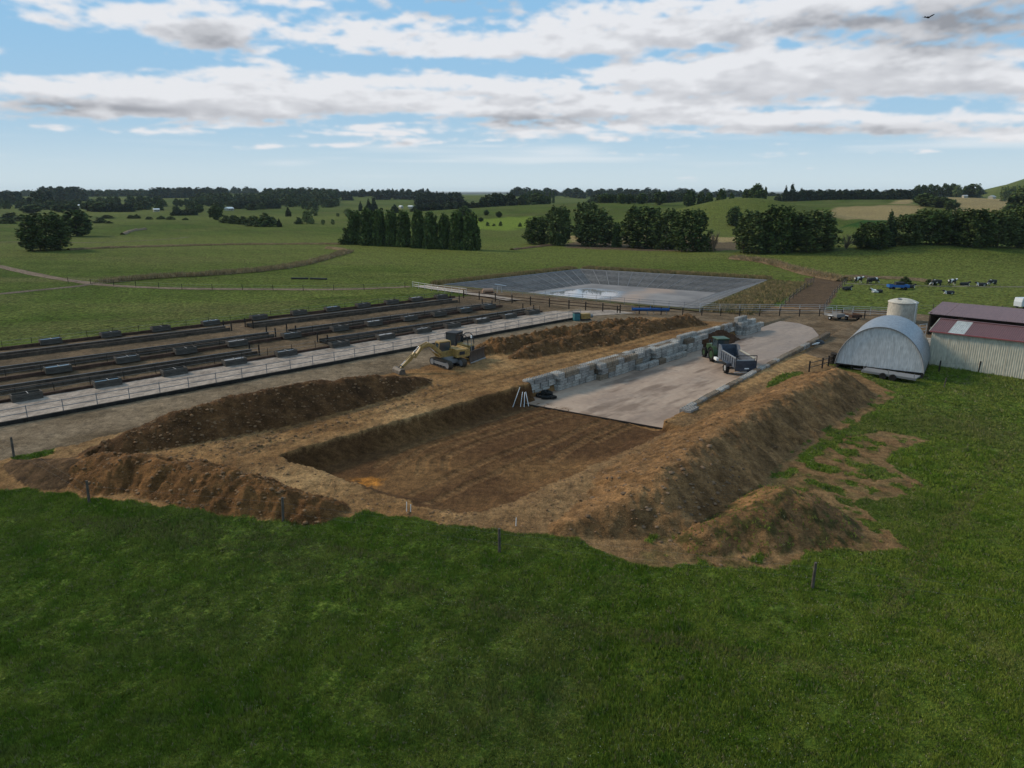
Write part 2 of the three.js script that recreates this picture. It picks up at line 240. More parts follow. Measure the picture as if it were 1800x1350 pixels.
function colorAt(k, u, v, x, z) {
  const n = fbm(u * .35 + 2, v * .35, 4), f = fbm(u * 1.9, v * 1.9 + 9, 3), q = fbm(u * .13, v * .13 + 3, 3);
  if (k === 0) { let g = grassColor(x, z); if (z < -300 && inPoly(SUN_PATCH, x, z)) g = [.22, .27, .045]; else if (z < -300 && inPoly(MID, x, z)) g = [.05, .11, .02]; return g; }  // first polygon: sunlight painted as brighter green on the far pasture
  if (k === 2) return mix3(GRAVEL, [.15, .118, .088], clamp((n - .42) * 2.4) + .4 * ss(-61.5, -58.8, v));
  if (k === 3) return mix3(BARK, [.19, .14, .1], clamp((n - .4) * 2.2));
  if (k === 4) return mix3(YARDC, [.115, .085, .06], clamp((n - .42) * 2.6));
  if (k === 13) return mix3([.098, .068, .048], [.13, .092, .066], n);
  if (k === 14 && z > -300) return mix3([.2, .138, .092], [.16, .11, .075], n); if (k === 14) return mix3([.47, .335, .17], [.37, .26, .14], clamp(fbm(x / 30, z / 30, 3) * 1.6 - .3));
  let c;
  if (k === 15) {
    c = mix3([.088, .048, .025], [.135, .077, .04], clamp(n * 1.6 - .3)); c = mix3(c, [.2, .12, .06], clamp((q - .55) * 3));
    c = mix3(c, [.24, .155, .085], out.rut * (.45 + .35 * out.lug) * .7);
    const o = Math.hypot(u - 27.6, v + 39.9); if (o < 1.5 + f) c = mix3(c, [.46, .21, .05], 1 - ss(.5, 1.5, o + (f - .5) * 1.6));
    return mix3(c, [.1, .058, .03], clamp((f - .5) * 2));
  }
  if (k >= 5) { const p = HEAPS.find((q) => q.id === k); c = [...p.col]; c = mix3(c, [c[0] * 1.5, c[1] * 1.48, c[2] * 1.45], clamp((fbm(u * .6 + v * .2, v * .4 - u * .2, 5) - .46) * 3.5)); c = mix3(c, c.map((w) => w * .55), clamp((f - .43) * 2.6)); if (k === 6 && f > .56) c = mix3(c, [.05, .062, .022], .65); return c; }
  c = mix3([.31, .19, .095], [.19, .108, .052], clamp((n - .36) * 2.6)); c = mix3(c, [.42, .29, .165], clamp((q - .46) * 3) * .85); c = mix3(c, [.15, .09, .05], clamp((f - .52) * 2.5)); c = mix3(c, [.15, .095, .055], out.rut * (.45 + .3 * out.lug));
  if (v > -30) c = mix3(c, [.165, .112, .07], .55);
  if (v > -19.5) { const m = fbm(u * 1.6 + 5, v * 1.6, 4); c = mix3(c, [.075, .075, .028], clamp((m - .47) * 5) * .75); c = mix3(c, [.25, .18, .1], clamp((n - .5) * 4) * .6); }
  return c;
}

// ---------------------------------------------------------------- one sheet of ground, cut where its surface changes
const soilMap = tile(1024, (x, y) => { const a = pn(x, y, 12, 1) * .25 + pn(x, y, 41, 2) * .25 + pn(x, y, 120, 3) * .28 + pn(x, y, 300, 4) * .3, c = .62 + .38 * clamp((a - .28) * 2); return [c, c * .995, c * .99]; });
const soilBump = tile(1024, (x, y) => { const a = pn(x, y, 41, 2) * .35 + pn(x, y, 120, 3) * .35 + pn(x, y, 300, 4) * .3; return [a, a, a]; }, false);
const turfMap = tile(1024, (x, y) => { const a = pn(x, y, 61, 6) * .3 + pn(x, y, 113, 7) * .3 + pn(x, y, 250, 8) * .3 + .1, c = .5 + .5 * clamp((a - .3) * 2.2), w = pn(x, y, 60, 9); return [c * (.92 + .1 * w), c, c * (.9 + .08 * w)]; });
const soilMat = new THREE.MeshPhysicalMaterial({ specularIntensity: .15, vertexColors: true, map: soilMap, bumpMap: soilBump, bumpScale: .075, roughness: .95 });
turfMap.repeat.set(.23, .23); const turfBump = soilBump.clone(); turfBump.repeat.set(.31, .31); turfBump.needsUpdate = true;
const turfMat = new THREE.MeshPhysicalMaterial({ specularIntensity: .05, vertexColors: true, map: turfMap, bumpMap: turfBump, bumpScale: .12, roughness: 1 });
const POND = [[104.1, -117.7], [151, -116.3], [160.1, -69.3], [111, -60.2]];   // the four corners of the pond, u and v
{
  const axis = (segs, endLo, endHi, gr) => { const a = []; for (const [p, q, s] of segs) { const n = Math.max(1, Math.round((q - p) / s)); for (let i = 0; i < n; i++) a.push(p + (q - p) * i / n); } a.push(segs[segs.length - 1][1]); let s = segs[segs.length - 1][2], x = a[a.length - 1]; while (x < endHi) { s *= gr; x += s; a.push(x); } s = segs[0][2]; x = a[0]; while (x > endLo) { s *= gr; x -= s; a.unshift(x); } return a; };
  const US = axis([[2, 10, .4], [10, 60, .16], [60, 82, .22], [82, 104, .3], [104, 126, .6], [126, 162, .9]], -60, 6500, 1.045), VS = axis([[-124, -104.5, .9], [-104.5, -66, .45], [-66, -60, .25], [-60, -27.5, .16], [-27.5, -8, .18], [-8, 10, .5]], -5200, 5200, 1.05);
  const nu = US.length, nv = VS.length, P = new Float32Array(nu * nv * 3), C = new Float32Array(nu * nv * 3), T = new Float32Array(nu * nv * 2), K = new Uint8Array(nu * nv), N = new Float32Array(nu * nv * 3);
  for (let i = 0; i < nu; i++) for (let j = 0; j < nv; j++) {
    const u = US[i], v = VS[j], o = i * nv + j, [x, z] = toXZ(u, v), s = surface(u, v);
    P[o * 3] = x; P[o * 3 + 1] = s.h; P[o * 3 + 2] = z; K[o] = s.k; T[o * 2] = (u + s.h * .9) / 6; T[o * 2 + 1] = (v - s.h * .8) / 6;
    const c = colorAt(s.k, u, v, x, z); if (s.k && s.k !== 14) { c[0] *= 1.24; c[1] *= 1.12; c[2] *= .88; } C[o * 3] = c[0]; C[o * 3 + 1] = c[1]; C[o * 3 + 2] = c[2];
  }
  for (let i = 0; i < nu; i++) for (let j = 0; j < nv; j++) {
    const o = i * nv + j, a = Math.max(0, i - 1) * nv + j, b = Math.min(nu - 1, i + 1) * nv + j, c = i * nv + Math.max(0, j - 1), d = i * nv + Math.min(nv - 1, j + 1);
    const ax = P[b * 3] - P[a * 3], ay = P[b * 3 + 1] - P[a * 3 + 1], az = P[b * 3 + 2] - P[a * 3 + 2], bx = P[d * 3] - P[c * 3], by = P[d * 3 + 1] - P[c * 3 + 1], bz = P[d * 3 + 2] - P[c * 3 + 2];
    let x = by * az - bz * ay, y = bz * ax - bx * az, z = bx * ay - by * ax; if (y < 0) { x = -x; y = -y; z = -z; } const l = Math.hypot(x, y, z) || 1; N[o * 3] = x / l; N[o * 3 + 1] = y / l; N[o * 3 + 2] = z / l;
  }
  const cells = new Map();
  for (let i = 0; i + 1 < nu; i++) for (let j = 0; j + 1 < nv; j++) {
    const u = (US[i] + US[i + 1]) / 2, v = (VS[j] + VS[j + 1]) / 2;
    if (inPoly(POND, u, v)) continue;
    const zc = (P[(i * nv + j) * 3 + 2]), xc = P[(i * nv + j) * 3]; if (zc > 30 || Math.abs(xc) > 90 + Math.max(0, -zc) * 1.15) continue;
    const k = K[i * nv + j]; if (!cells.has(k)) cells.set(k, []); cells.get(k).push(i * nv + j);
  }
  const info = { 0: ['pasture', 'green pasture land running out to the horizon', 'grass'], 1: ['bare_ground', 'tan and brown bare earth around the pit', 'earth'], 2: ['gravel_track', 'grey gravel track beside the black wall of the feed strip', 'track'], 3: ['feed_yard_ground', 'brown bark and mud ground of the feed yard', 'ground'], 4: ['farm_yard_ground', 'beige gravel of the farm yard near the sheds', 'yard'], 13: ['dirt_lane', 'bare brown dirt lane rising beside the pond', 'lane'], 14: ['harvested_field', 'tan harvested fields on the far slopes', 'field'], 15: ['pit_floor', 'dark brown graded floor of the pit with wheel marks', 'earth'] };
  for (const [k, list] of cells) {
    const map = new Map(), p = [], c = [], t = [], n = [], idx = [];
    const id = (o) => { let q = map.get(o); if (q === undefined) { q = map.size; map.set(o, q); p.push(P[o * 3], P[o * 3 + 1], P[o * 3 + 2]); n.push(N[o * 3], N[o * 3 + 1], N[o * 3 + 2]); c.push(C[o * 3], C[o * 3 + 1], C[o * 3 + 2]); t.push(T[o * 2], T[o * 2 + 1]); } return q; };
    for (const o of list) { const a = id(o), b = id(o + nv), d = id(o + 1), e = id(o + nv + 1); idx.push(a, d, b, b, d, e); }
    const g = new THREE.BufferGeometry(); g.setAttribute('position', new THREE.Float32BufferAttribute(p, 3)); g.setAttribute('normal', new THREE.Float32BufferAttribute(n, 3)); g.setAttribute('color', new THREE.Float32BufferAttribute(c, 3)); g.setAttribute('uv', new THREE.Float32BufferAttribute(t, 2)); g.setIndex(idx);
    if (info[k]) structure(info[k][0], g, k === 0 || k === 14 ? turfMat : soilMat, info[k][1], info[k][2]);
    else { const h = HEAPS.find((q) => q.id === k), m = new THREE.Mesh(g, soilMat); m.name = numbered(h.name); m.castShadow = m.receiveShadow = true; scene.add(m); tag(m, h.label, h.cat, 'heaps of dug soil'); }
  }
  console.log('ground', nu, nv);
}

// ---------------------------------------------------------------- materials for built things
const concreteMap = tile(512, (x, y) => { const a = pn(x, y, 5, 1) * .4 + pn(x, y, 19, 2) * .3 + pn(x, y, 90, 3) * .3, c = .66 + .34 * clamp((a - .25) * 1.9); return [c, c * .99, c * .97]; });
const blockMats = [[.52, .485, .445], [.38, .355, .33], [.62, .59, .545], [.33, .265, .2], [.46, .435, .405], [.25, .19, .14]].map((c) => std(c, { map: concreteMap, bumpMap: soilBump, bumpScale: .02, roughness: .92 }));
const M = {
  conc: std([.4, .33, .275], { map: concreteMap, roughness: .9 }), dark: std([.042, .038, .034], { map: concreteMap, roughness: .85 }), bunk: std([.12, .092, .07], { map: concreteMap, roughness: .88 }),
  steel: std([.42, .43, .44], { metalness: .55, roughness: .5 }), dullsteel: std([.2, .2, .2], { metalness: .3, roughness: .65 }), timber: std([.105, .062, .045], { map: concreteMap, roughness: .95 }), post: std([.14, .12, .10], { map: concreteMap, roughness: .95 }), darkpost: std([.05, .042, .036], { map: concreteMap, roughness: .95 }),
  trough: std([.12, .105, .09], { map: concreteMap, roughness: .92 }), water: new THREE.MeshStandardMaterial({ color: new THREE.Color().setRGB(.02, .024, .024), roughness: .06, metalness: 0 }),
  white: std([.74, .74, .72], { roughness: .6 }), black: std([.018, .018, .019], { roughness: .75 }), rubber: std([.025, .024, .023], { map: concreteMap, roughness: .9 }), blue: std([.02, .11, .33], { roughness: .45 }), teal: std([.02, .12, .13], { roughness: .6 }),
  yellow: std([.44, .275, .075], { map: concreteMap, roughness: .55 }), red: std([.23, .06, .055], { roughness: .6 }), cream: std([.52, .49, .40], { map: concreteMap, roughness: .75 }), glass: new THREE.MeshPhysicalMaterial({ color: new THREE.Color().setRGB(.05, .07, .07), roughness: .08, metalness: 0, ior: 1.5 }),
};
const yh = (u, v) => { const [x, z] = toXZ(u, v); return natural(x, z); };
const yardThing = (name, label, cat, u, v, y, group, turn = 0) => { const [x, z] = toXZ(u, v); return thing(name, label, cat, x, y, z, YAW + turn, group); };
// a flat strip that follows the ground; points in u, v along both edges
function strip(us, va, vb, lift, thick = .14) {
  const p = [], t = [], idx = [];
  us.forEach((u, i) => { const a = va(u), b = vb(u); for (const v of [a, b]) { const [x, z] = toXZ(u, v), y = yh(u, v) + lift; p.push(x, y, z); t.push(u / 5, v / 5); } for (const v of [a, b]) { const [x, z] = toXZ(u, v), y = yh(u, v) + lift - thick; p.push(x, y, z); t.push(u / 5, v / 5 + .05); } if (i) { const o = (i - 1) * 4, q = i * 4; idx.push(o, q, o + 1, o + 1, q, q + 1, o, o + 2, q, q, o + 2, q + 2, o + 1, q + 1, o + 3, q + 1, q + 3, o + 3); } });
  const g = new THREE.BufferGeometry(); g.setAttribute('position', new THREE.Float32BufferAttribute(p, 3)); g.setAttribute('uv', new THREE.Float32BufferAttribute(t, 2)); g.setIndex(idx); const f = g.toNonIndexed(); f.computeVertexNormals(); return f;
}
const range = (a, b, s) => { const n = Math.max(1, Math.round((b - a) / s)); return Array.from({ length: n + 1 }, (_, i) => a + (b - a) * i / n); };

// ---------------------------------------------------------------- silage pad
{
  const outline = [[49.7, -46.5], [52.6, -31.0], [54.9, -30.75], [75, -32.5], [98, -34.3], [105, -37.2], [110, -40], [112.4, -43], [112.3, -48], [110.5, -53], [103, -50], [101.5, -46.6]];
  const sh = new THREE.Shape(outline.map(([u, v]) => new THREE.Vector2(u, -v))), g = new THREE.ExtrudeGeometry(sh, { depth: .16, bevelEnabled: false });
  g.rotateX(-Math.PI / 2); const p = g.attributes.position, t = g.attributes.uv;   // shape x = u, shape y = -v becomes z = v
  for (let i = 0; i < p.count; i++) t.setXY(i, (p.getX(i) - 48) / 66, (p.getZ(i) + 54) / 24.75);
  g.translate(0, -.13, 0); g.rotateY(YAW);
  const W = 2048, Hh = 768, d = new Uint8Array(W * Hh * 4), rr = new Uint8Array(W * Hh * 4);
  for (let j = 0; j < Hh; j++) for (let i = 0; i < W; i++) {
    const u = 48 + i / W * 66, v = -54 + j / Hh * 24.75, a = fbm(u * .16, v * .3, 5), b = fbm(u * .5 + 9, v * 1.6, 4), c = fbm(u * 2.5, v * 2.5, 3), s = fbm(u * .22 + 60, v * .9 + 7, 4);
    let q = mix3([.40, .305, .235], [.29, .215, .165], clamp((a - .35) * 2.4)); q = mix3(q, [.47, .385, .31], clamp((b - .55) * 2.5) * .7); q = mix3(q, [.17, .12, .09], clamp((s - .53) * 4.5) * .8); q = mix3(q, [.27, .225, .195], ss(72, 92, u) * .75);
    q = q.map((w, i) => w * (.74 + .26 * c) * [1.02, .98, .93][i]); const dh = Math.hypot((u - 90.5) / 1.6, v + 45.8); q = mix3(q, [.12, .07, .045], clamp(1 - ss(1.6, 4.8, dh + (b - .5) * 5)) * .9);
    const sp = vn(u * 1.1 + 5, v * 1.1 + 3); if (sp > .93) q = mix3(q, [.09, .06, .045], (sp - .93) * 10); if (u < 51.8 && s > .48) q = mix3(q, [.2, .13, .08], .5);
    const o = (j * W + i) * 4, e = (w) => 255 * (w <= .0031308 ? w * 12.92 : 1.055 * Math.pow(w, 1 / 2.4) - .055); d[o] = e(q[0]); d[o + 1] = e(q[1]); d[o + 2] = e(q[2]); d[o + 3] = 255;
    const r = 255 * clamp(.92 - clamp((a - .5) * 2) * .3); rr[o] = rr[o + 1] = rr[o + 2] = r; rr[o + 3] = 255;
  }
  const mk = (x, srgb) => { const q = new THREE.DataTexture(x, W, Hh); q.magFilter = THREE.LinearFilter; if (srgb) q.colorSpace = THREE.SRGBColorSpace; q.needsUpdate = true; return q; };
  structure('concrete_pad', g, new THREE.MeshPhysicalMaterial({ specularIntensity: .5, map: mk(d, true), roughnessMap: mk(rr, false), roughness: 1 }), 'stained pinkish concrete silage pad', 'concrete pad');
  const f = yardThing('formwork_board', 'dark timber boxing board along the near edge of the concrete pad', 'board', 49.6, -46.2, .0);
  part(f, 'board', M.darkpost, [box(.07, .26, 15.6, 1.36, -.02, 7.65, 0, .188, 0)]);
}

// ---------------------------------------------------------------- walls of stacked concrete blocks
const blockGeo = (l, studs, seed) => {
  const r = rng(seed), g = [rbox(l - .012, .595, .6, 0, .3, 0, .035)];
  if (studs) { const n = Math.max(2, Math.round(l / .42)); for (let i = 0; i < n; i++) for (const z of [-.15, .15]) g.push(place(new THREE.CylinderGeometry(.06, .11, .09, 4), (i + .5) * l / n - l / 2, .63, z, 0, Math.PI / 4)); }
  const m = mergeGeometries(g.map((q) => (q.index ? q.toNonIndexed() : q))), p = m.attributes.position;
  for (let i = 0; i < p.count; i++) { const s = hashAt(Math.round(p.getX(i) * 20) + seed, Math.round(p.getY(i) * 20)) - .5; p.setXYZ(i, p.getX(i) + s * .014, p.getY(i), p.getZ(i) + (r() > 2 ? 0 : s * .02)); }
  return m;
};
const BLEN = [1.1, 1.45, 1.75], BG = BLEN.map((l, i) => [blockGeo(l, false, 3 + i), blockGeo(l, true, 9 + i)]);
function courses(parent, rnd, x0, x1, z, from, n, y0 = 0, warm = .24, lastStud = true) {
  for (let c = 0; c < n; c++) {
    let x = x0 + (c % 2 ? .3 : 0) + rnd() * .1;
    while (x < x1 - .5) {
      const k = rnd() < .62 ? 0 : rnd() < .7 ? 1 : 2, l = BLEN[k], top = c === n - 1 && lastStud;
      const m = new THREE.Mesh(BG[k][top ? 1 : 0], blockMats[rnd() < warm ? (rnd() < .5 ? 3 : 5) : [0, 1, 2, 4, 0][Math.floor(rnd() * 5)]]);
      m.name = 'concrete_block'; m.position.set(x + l / 2, y0 + (from + c) * .61, z + (rnd() - .5) * .11); m.rotation.y = (rnd() - .5) * .025 + (rnd() < .5 ? Math.PI : 0); parent.add(m); x += l + .06 + rnd() * .05;
    }
  }
}
{
  const r = rng(71), y = .03;
  const w = yardThing('block_wall', 'long retaining wall of stacked grey concrete blocks beside the pad', 'wall', 51.4, -46.25, y);   // local x along u, z towards the pad
  courses(w, r, 0, 30, 0, 0, 3); courses(w, r, 30, 46, -.1, 0, 3);
  const w2 = yardThing('block_stack', 'row of weathered concrete blocks three high in front of the block wall', 'block stack', 55.6, -45.62, y);
  courses(w2, r, 0, 6.2, 0, 0, 3, 0, .25); courses(w2, r, 6.4, 14.4, .02, 0, 3, 0, .3); courses(w2, r, 6.4, 14.4, .66, 0, 3, 0, .35);
  const w3 = yardThing('block_stack', 'stack of concrete blocks with a stepped lower course near the middle of the wall', 'block stack', 70.3, -45.55, y);
  courses(w3, r, 0, 8.6, .0, 0, 3); courses(w3, r, 2.6, 8.6, .66, 0, 3, 0, .08); courses(w3, r, -1.6, 8.7, 1.32, 0, 1, 0, .05);
  const w4 = yardThing('block_stack', 'four high pile of pale blocks beside the dark soil heap', 'block stack', 79.4, -45.6, y);
  courses(w4, r, 0, 4.4, 0, 0, 4, -.1, .05); courses(w4, r, 1.2, 5.6, .66, 0, 3, 0, .05); courses(w4, r, -.4, 1.2, .7, 0, 2, 0, .05);
  const w5 = yardThing('block_stack', 'pile of concrete blocks at the far end of the block wall', 'block stack', 96.6, -45.5, y);
  courses(w5, r, 0, 4.6, 0, 0, 3, 0, .05); courses(w5, r, .4, 5.6, .66, 0, 2, 0, .05); courses(w5, r, 0, 3.6, -.66, 0, 4, 0, .05);
  const k = yardThing('kerb_wall', 'low block wall with knobbed tops along the right side of the pad', 'wall', 55, -30.75, 0, undefined, Math.atan(.085));
  courses(k, r, 0, 46, 0, 0, 2, 0, .6, true); courses(k, r, 0, 2, .62, 0, 2, -.02, .6);
  const loose = yardThing('loose_block', 'single grey block lying beside the dark soil heap', 'block', 86.3, -44.1, y + .01); part(loose, 'block', blockMats[1], BG[1][1]);
}
// white poles leaning in the pit corner, worn tyres by the wall foot
{
  const [cx, cz] = [1.16, -66.55];
  [[-1.1, .7, 1.9, .5, -.3], [-.35, .5, 1.3, .15, .05], [.0, .55, 1.25, .05, .15], [.45, .3, 1.2, -.2, .25]].forEach(([dx, dz, h, lx, lz], i) => {
    const t = thing('leaning_pole', ['longest white pole leaning on the end of the block wall', 'short white pole leaning beside the wall end, left of three', 'short white pole leaning beside the wall end, middle of three', 'short white pole leaning beside the wall end, right of three'][i], 'pole', cx + dx, .02, cz + dz, 0, 'white poles at the wall end');
    part(t, 'pole', M.white, [bar([0, 0, 0], [lx * 1.4, h * 1.05, -lz - .45], .035, 6)]);
  });
  const r = rng(5), tor = new THREE.TorusGeometry(.36, .14, 8, 18), [tx, tz] = [3.55, -69.33];
  for (let i = 0; i < 7; i++) { const t = new THREE.Mesh(tor, M.rubber); t.name = numbered('old_tyre'); const a = i * .9; t.position.set(tx + Math.cos(a) * .75 * (i % 3 ? 1 : .2), .17 + (i > 4 ? .26 : 0), tz + Math.sin(a) * .5); t.rotation.set(Math.PI / 2 + (r() - .5) * .5, (r() - .5) * .4, 0); scene.add(t); tag(t, 'black worn tyre in the small heap at the foot of the block wall', 'tyre', 'tyres at the wall foot'); }
}

// ---------------------------------------------------------------- feed yard
const VA = (u) => -75.3 + (u - 15.7) * .036, VB = (u) => -84.7 + (u - 20.9) * .05, VC = (u) => -103.9 + (u - 25.4) * .122, B1 = (u) => -80 + (u - 15) * .075, B2 = (u) => -89.1 + (u - 16.7) * .092, B3 = (u) => -97.9 + (u - 18.6) * .1;
const VN = (u) => -67.9 + (u - 12) * .038;
structure('feed_strip', strip(range(-8, 88, 2), (u) => VA(u) + .25, VN, .1, .2), M.conc, 'pale concrete strip beside the feed yard', 'concrete strip');
structure('cross_lane', strip(range(84, 98.5, 1.5), (u) => -72.4 + (u - 84) * .25, (u) => -66 + (u - 84) * .12, .06, .1), M.conc, 'pale concrete apron at the far end of the feed strip', 'concrete strip');
{ // cattle lane along the pond, pale
  const g = strip(range(0, 1, .05), () => 0, () => 0, 0), a = [100.5, -121], b = [93.2, -86.5], p = [], idx = [], t = [];
  range(0, 1, .04).forEach((s, i) => { for (const o of [-1.7, 1.7]) { const u = mix(a[0], b[0], s) + o, v = mix(a[1], b[1], s) + o * .2, [x, z] = toXZ(u, v); p.push(x, yh(u, v) + .14, z); t.push(u / 5, v / 5); } if (i) { const q = i * 2; idx.push(q - 2, q, q - 1, q - 1, q, q + 1); } });
  const h = new THREE.BufferGeometry(); h.setAttribute('position', new THREE.Float32BufferAttribute(p, 3)); h.setAttribute('uv', new THREE.Float32BufferAttribute(t, 2)); h.setIndex(idx); h.computeVertexNormals(); g.dispose();
  structure('cattle_lane', h, M.conc, 'pale concrete cattle lane between the feed yard and the pond', 'lane');
}
// line of posts and rails following the ground; points are u, v
function pipeFence(name, label, pts, { step = 2.5, h = 1.1, rails = [.55, 1.05], r = .03, mat = M.steel, postMat = mat, lift = 0, pr = r * 1.15, wire = 0, gap = null } = {}, group) {
  const [x0, z0] = toXZ(...pts[0]), base = yh(...pts[0]), t = thing(name, label, 'fence', x0, base, z0, 0, group), at = [];
  for (let i = 0; i + 1 < pts.length; i++) { const L = Math.hypot(pts[i + 1][0] - pts[i][0], pts[i + 1][1] - pts[i][1]), n = Math.max(1, Math.round(L / step)); for (let k = 0; k < n + (i + 2 === pts.length ? 1 : 0); k++) { const s = k / n, u = mix(pts[i][0], pts[i + 1][0], s), v = mix(pts[i][1], pts[i + 1][1], s), [x, z] = toXZ(u, v); at.push([x - x0, surface(u, v, false).h + lift - base, z - z0]); } }
  const pg = new THREE.CylinderGeometry(pr, pr, h + .15, 7); pg.translate(0, (h + .15) / 2 - .12, 0);
  const rq = rng(Math.round(x0 * 10)); for (const [x, y, z] of at) { const m = part(t, 'post', postMat, pg); m.position.set(x, y, z); if (wire) m.rotation.set((rq() - .5) * .1, 0, (rq() - .5) * .1); }
  for (const rh of rails) { const g = []; for (let i = 0; i + 1 < at.length; i++) g.push(bar([at[i][0], at[i][1] + rh, at[i][2]], [at[i + 1][0], at[i + 1][1] + rh, at[i + 1][2]], wire || r, wire ? 4 : 6)); part(t, wire ? 'wire' : 'rail', wire ? M.dullsteel : mat, g); }
  return t;
}
{
  const us = range(-8, 86, 2), wall = strip(us, (u) => VN(u) + .02, (u) => VN(u) + .24, .34, 1.1);
  const [x, z] = toXZ(40, VN(40)); wall.translate(-x, 0, -z); const t = thing('black_wall', 'low black wall along the gravel track edge of the feed strip', 'wall', x, 0, z); part(t, 'wall', M.dark, wall);
  pipeFence('pipe_rail', 'steel two pipe rail on top of the low black wall', [[-7, VN(-7) - .1], [85, VN(85) - .1]], { lift: .1, step: 2.6, h: 1.2, rails: [.62, 1.15], r: .032, mat: M.dullsteel });
  // timber kerbs with wire fence, troughs, bunks
  const rowNames = ['nearest the pale strip', 'in the middle of the feed yard', 'along the far grass edge'];
  [[VA, 10, 85, 0], [VB, 8, 85, 1], [VC, 6, 88, 2]].forEach(([V, a, b, k]) => {
    const g = strip(range(a - 6, b, 1.5), (u) => V(u) - .12, (u) => V(u) + .12, .34, .4), [x, z] = toXZ(a, V(a)); g.translate(-x, 0, -z);
    const t = thing('timber_kerb', 'dark timber kerb of the trough row ' + rowNames[k], 'kerb', x, 0, z); part(t, 'timber', M.timber, g);
    pipeFence('wire_fence', 'thin wire fence behind the trough row ' + rowNames[k], [[a - 4, V(a - 4) - .5], [b, V(b) - .5]], { step: 3.1, h: 1.05, rails: [.6, 1.0], wire: .012, pr: .035, postMat: M.darkpost });
  });
  const bunkNames = ['nearest the pale strip', 'in the middle', 'nearest the grass'];
  [[B1, [[4, 39.5], [48.3, 84]], 0], [B2, [[3, 46.2], [49, 83]], 1], [B3, [[3, 44.6], [47.6, 83.5]], 2]].forEach(([V, spans, k]) => spans.forEach(([a, b], s) => {
    const [x, z] = toXZ(a, V(a)), t = thing('feed_bunk', ['long dark concrete feed bunk on the left, the one ', 'long dark concrete feed bunk past the gap, the one '][s] + bunkNames[k], 'feed bunk', x, 0, z, 0, 'feed bunks'), us = range(a, b, 2);
    const sh = (g) => { g.translate(-x, 0, -z); return g; };
    part(t, 'side_wall', M.bunk, sh(strip(us, (u) => V(u) - .78, (u) => V(u) - .62, .46, .56))); part(t, 'side_wall', M.bunk, sh(strip(us, (u) => V(u) + .62, (u) => V(u) + .78, .38, .48)));
    part(t, 'floor', M.dark, sh(strip(us, (u) => V(u) - .64, (u) => V(u) + .64, .12, .16)));
    part(t, 'top_rail', M.dullsteel, us.slice(0, -1).map((u, i) => { const v = us[i + 1], p = toXZ(u, V(u) + 1.1), q = toXZ(v, V(v) + 1.1); return bar([p[0] - x, yh(u, V(u)) + .8, p[1] - z], [q[0] - x, yh(v, V(v)) + .8, q[1] - z], .028, 5); }));
    for (const u of [a, b]) for (const o of [-1.15, 1.15]) { const p = toXZ(u, V(u) + o), m = part(t, 'end_post', M.darkpost, [cyl(.09, .09, 1.3, 0, .55, 0)]); m.position.set(p[0] - x, yh(u, V(u)), p[1] - z); }
  }));
  // water troughs
  const tubGeo = () => { const L = 2.4, W = 1.1, Hh = .68, th = .1; return [rbox(L, .12, W, 0, .06, 0, .02), rbox(L, Hh, th, 0, Hh / 2, W / 2 - th / 2, .02, -.06), rbox(L, Hh, th, 0, Hh / 2, -W / 2 + th / 2, .02, .06), rbox(th, Hh, W, L / 2 - th / 2, Hh / 2, 0, .02), rbox(th, Hh, W, -L / 2 + th / 2, Hh / 2, 0, .02)]; };
  const tg = mergeGeometries(tubGeo().map((q) => (q.index ? q.toNonIndexed() : q))), wg = new THREE.PlaneGeometry(2.22, .92).rotateX(-Math.PI / 2), bg = cyl(.03, .03, 1.0, 0, 0, 0, Math.PI / 2, 0, 0, 6);
  const rows = [[VA, [15.7, 22.4, 28.7, 35.1, 41.2, 48.2, 55, 61, 66.2, 71.7, 77.3, 82.3], .35], [VB, [20.9, 27.6, 33.9, 40.1, 47.3, 54.4, 59.9, 66.1, 71.6, 76.8, 81.8], .1], [VC, [25.4, 32.2, 38.4, 45.1, 52.1, 58.4, 64, 69.5, 74.9, 79.8, 85], -.1]];
  const ord = ['first', 'second', 'third', 'fourth', 'fifth', 'sixth', 'seventh', 'eighth', 'ninth', 'tenth', 'eleventh', 'twelfth'];
  rows.forEach(([V, us, off], k) => us.forEach((u, i) => {
    const v = V(u) + off, t = yardThing('water_trough', ord[i] + ' water trough from left in the row ' + rowNames[k], 'trough', u, v, yh(u, v) + .06, 'water troughs of the feed yard', -.05);
    part(t, 'tub', M.trough, tg); const w = part(t, 'water', M.water, wg); w.position.y = i === 0 && k === 0 ? .3 : .635 - (i % 3) * .03; const q = part(t, 'cross_bar', M.dullsteel, bg); q.position.set(.1, .66, 0); 
  }));
}

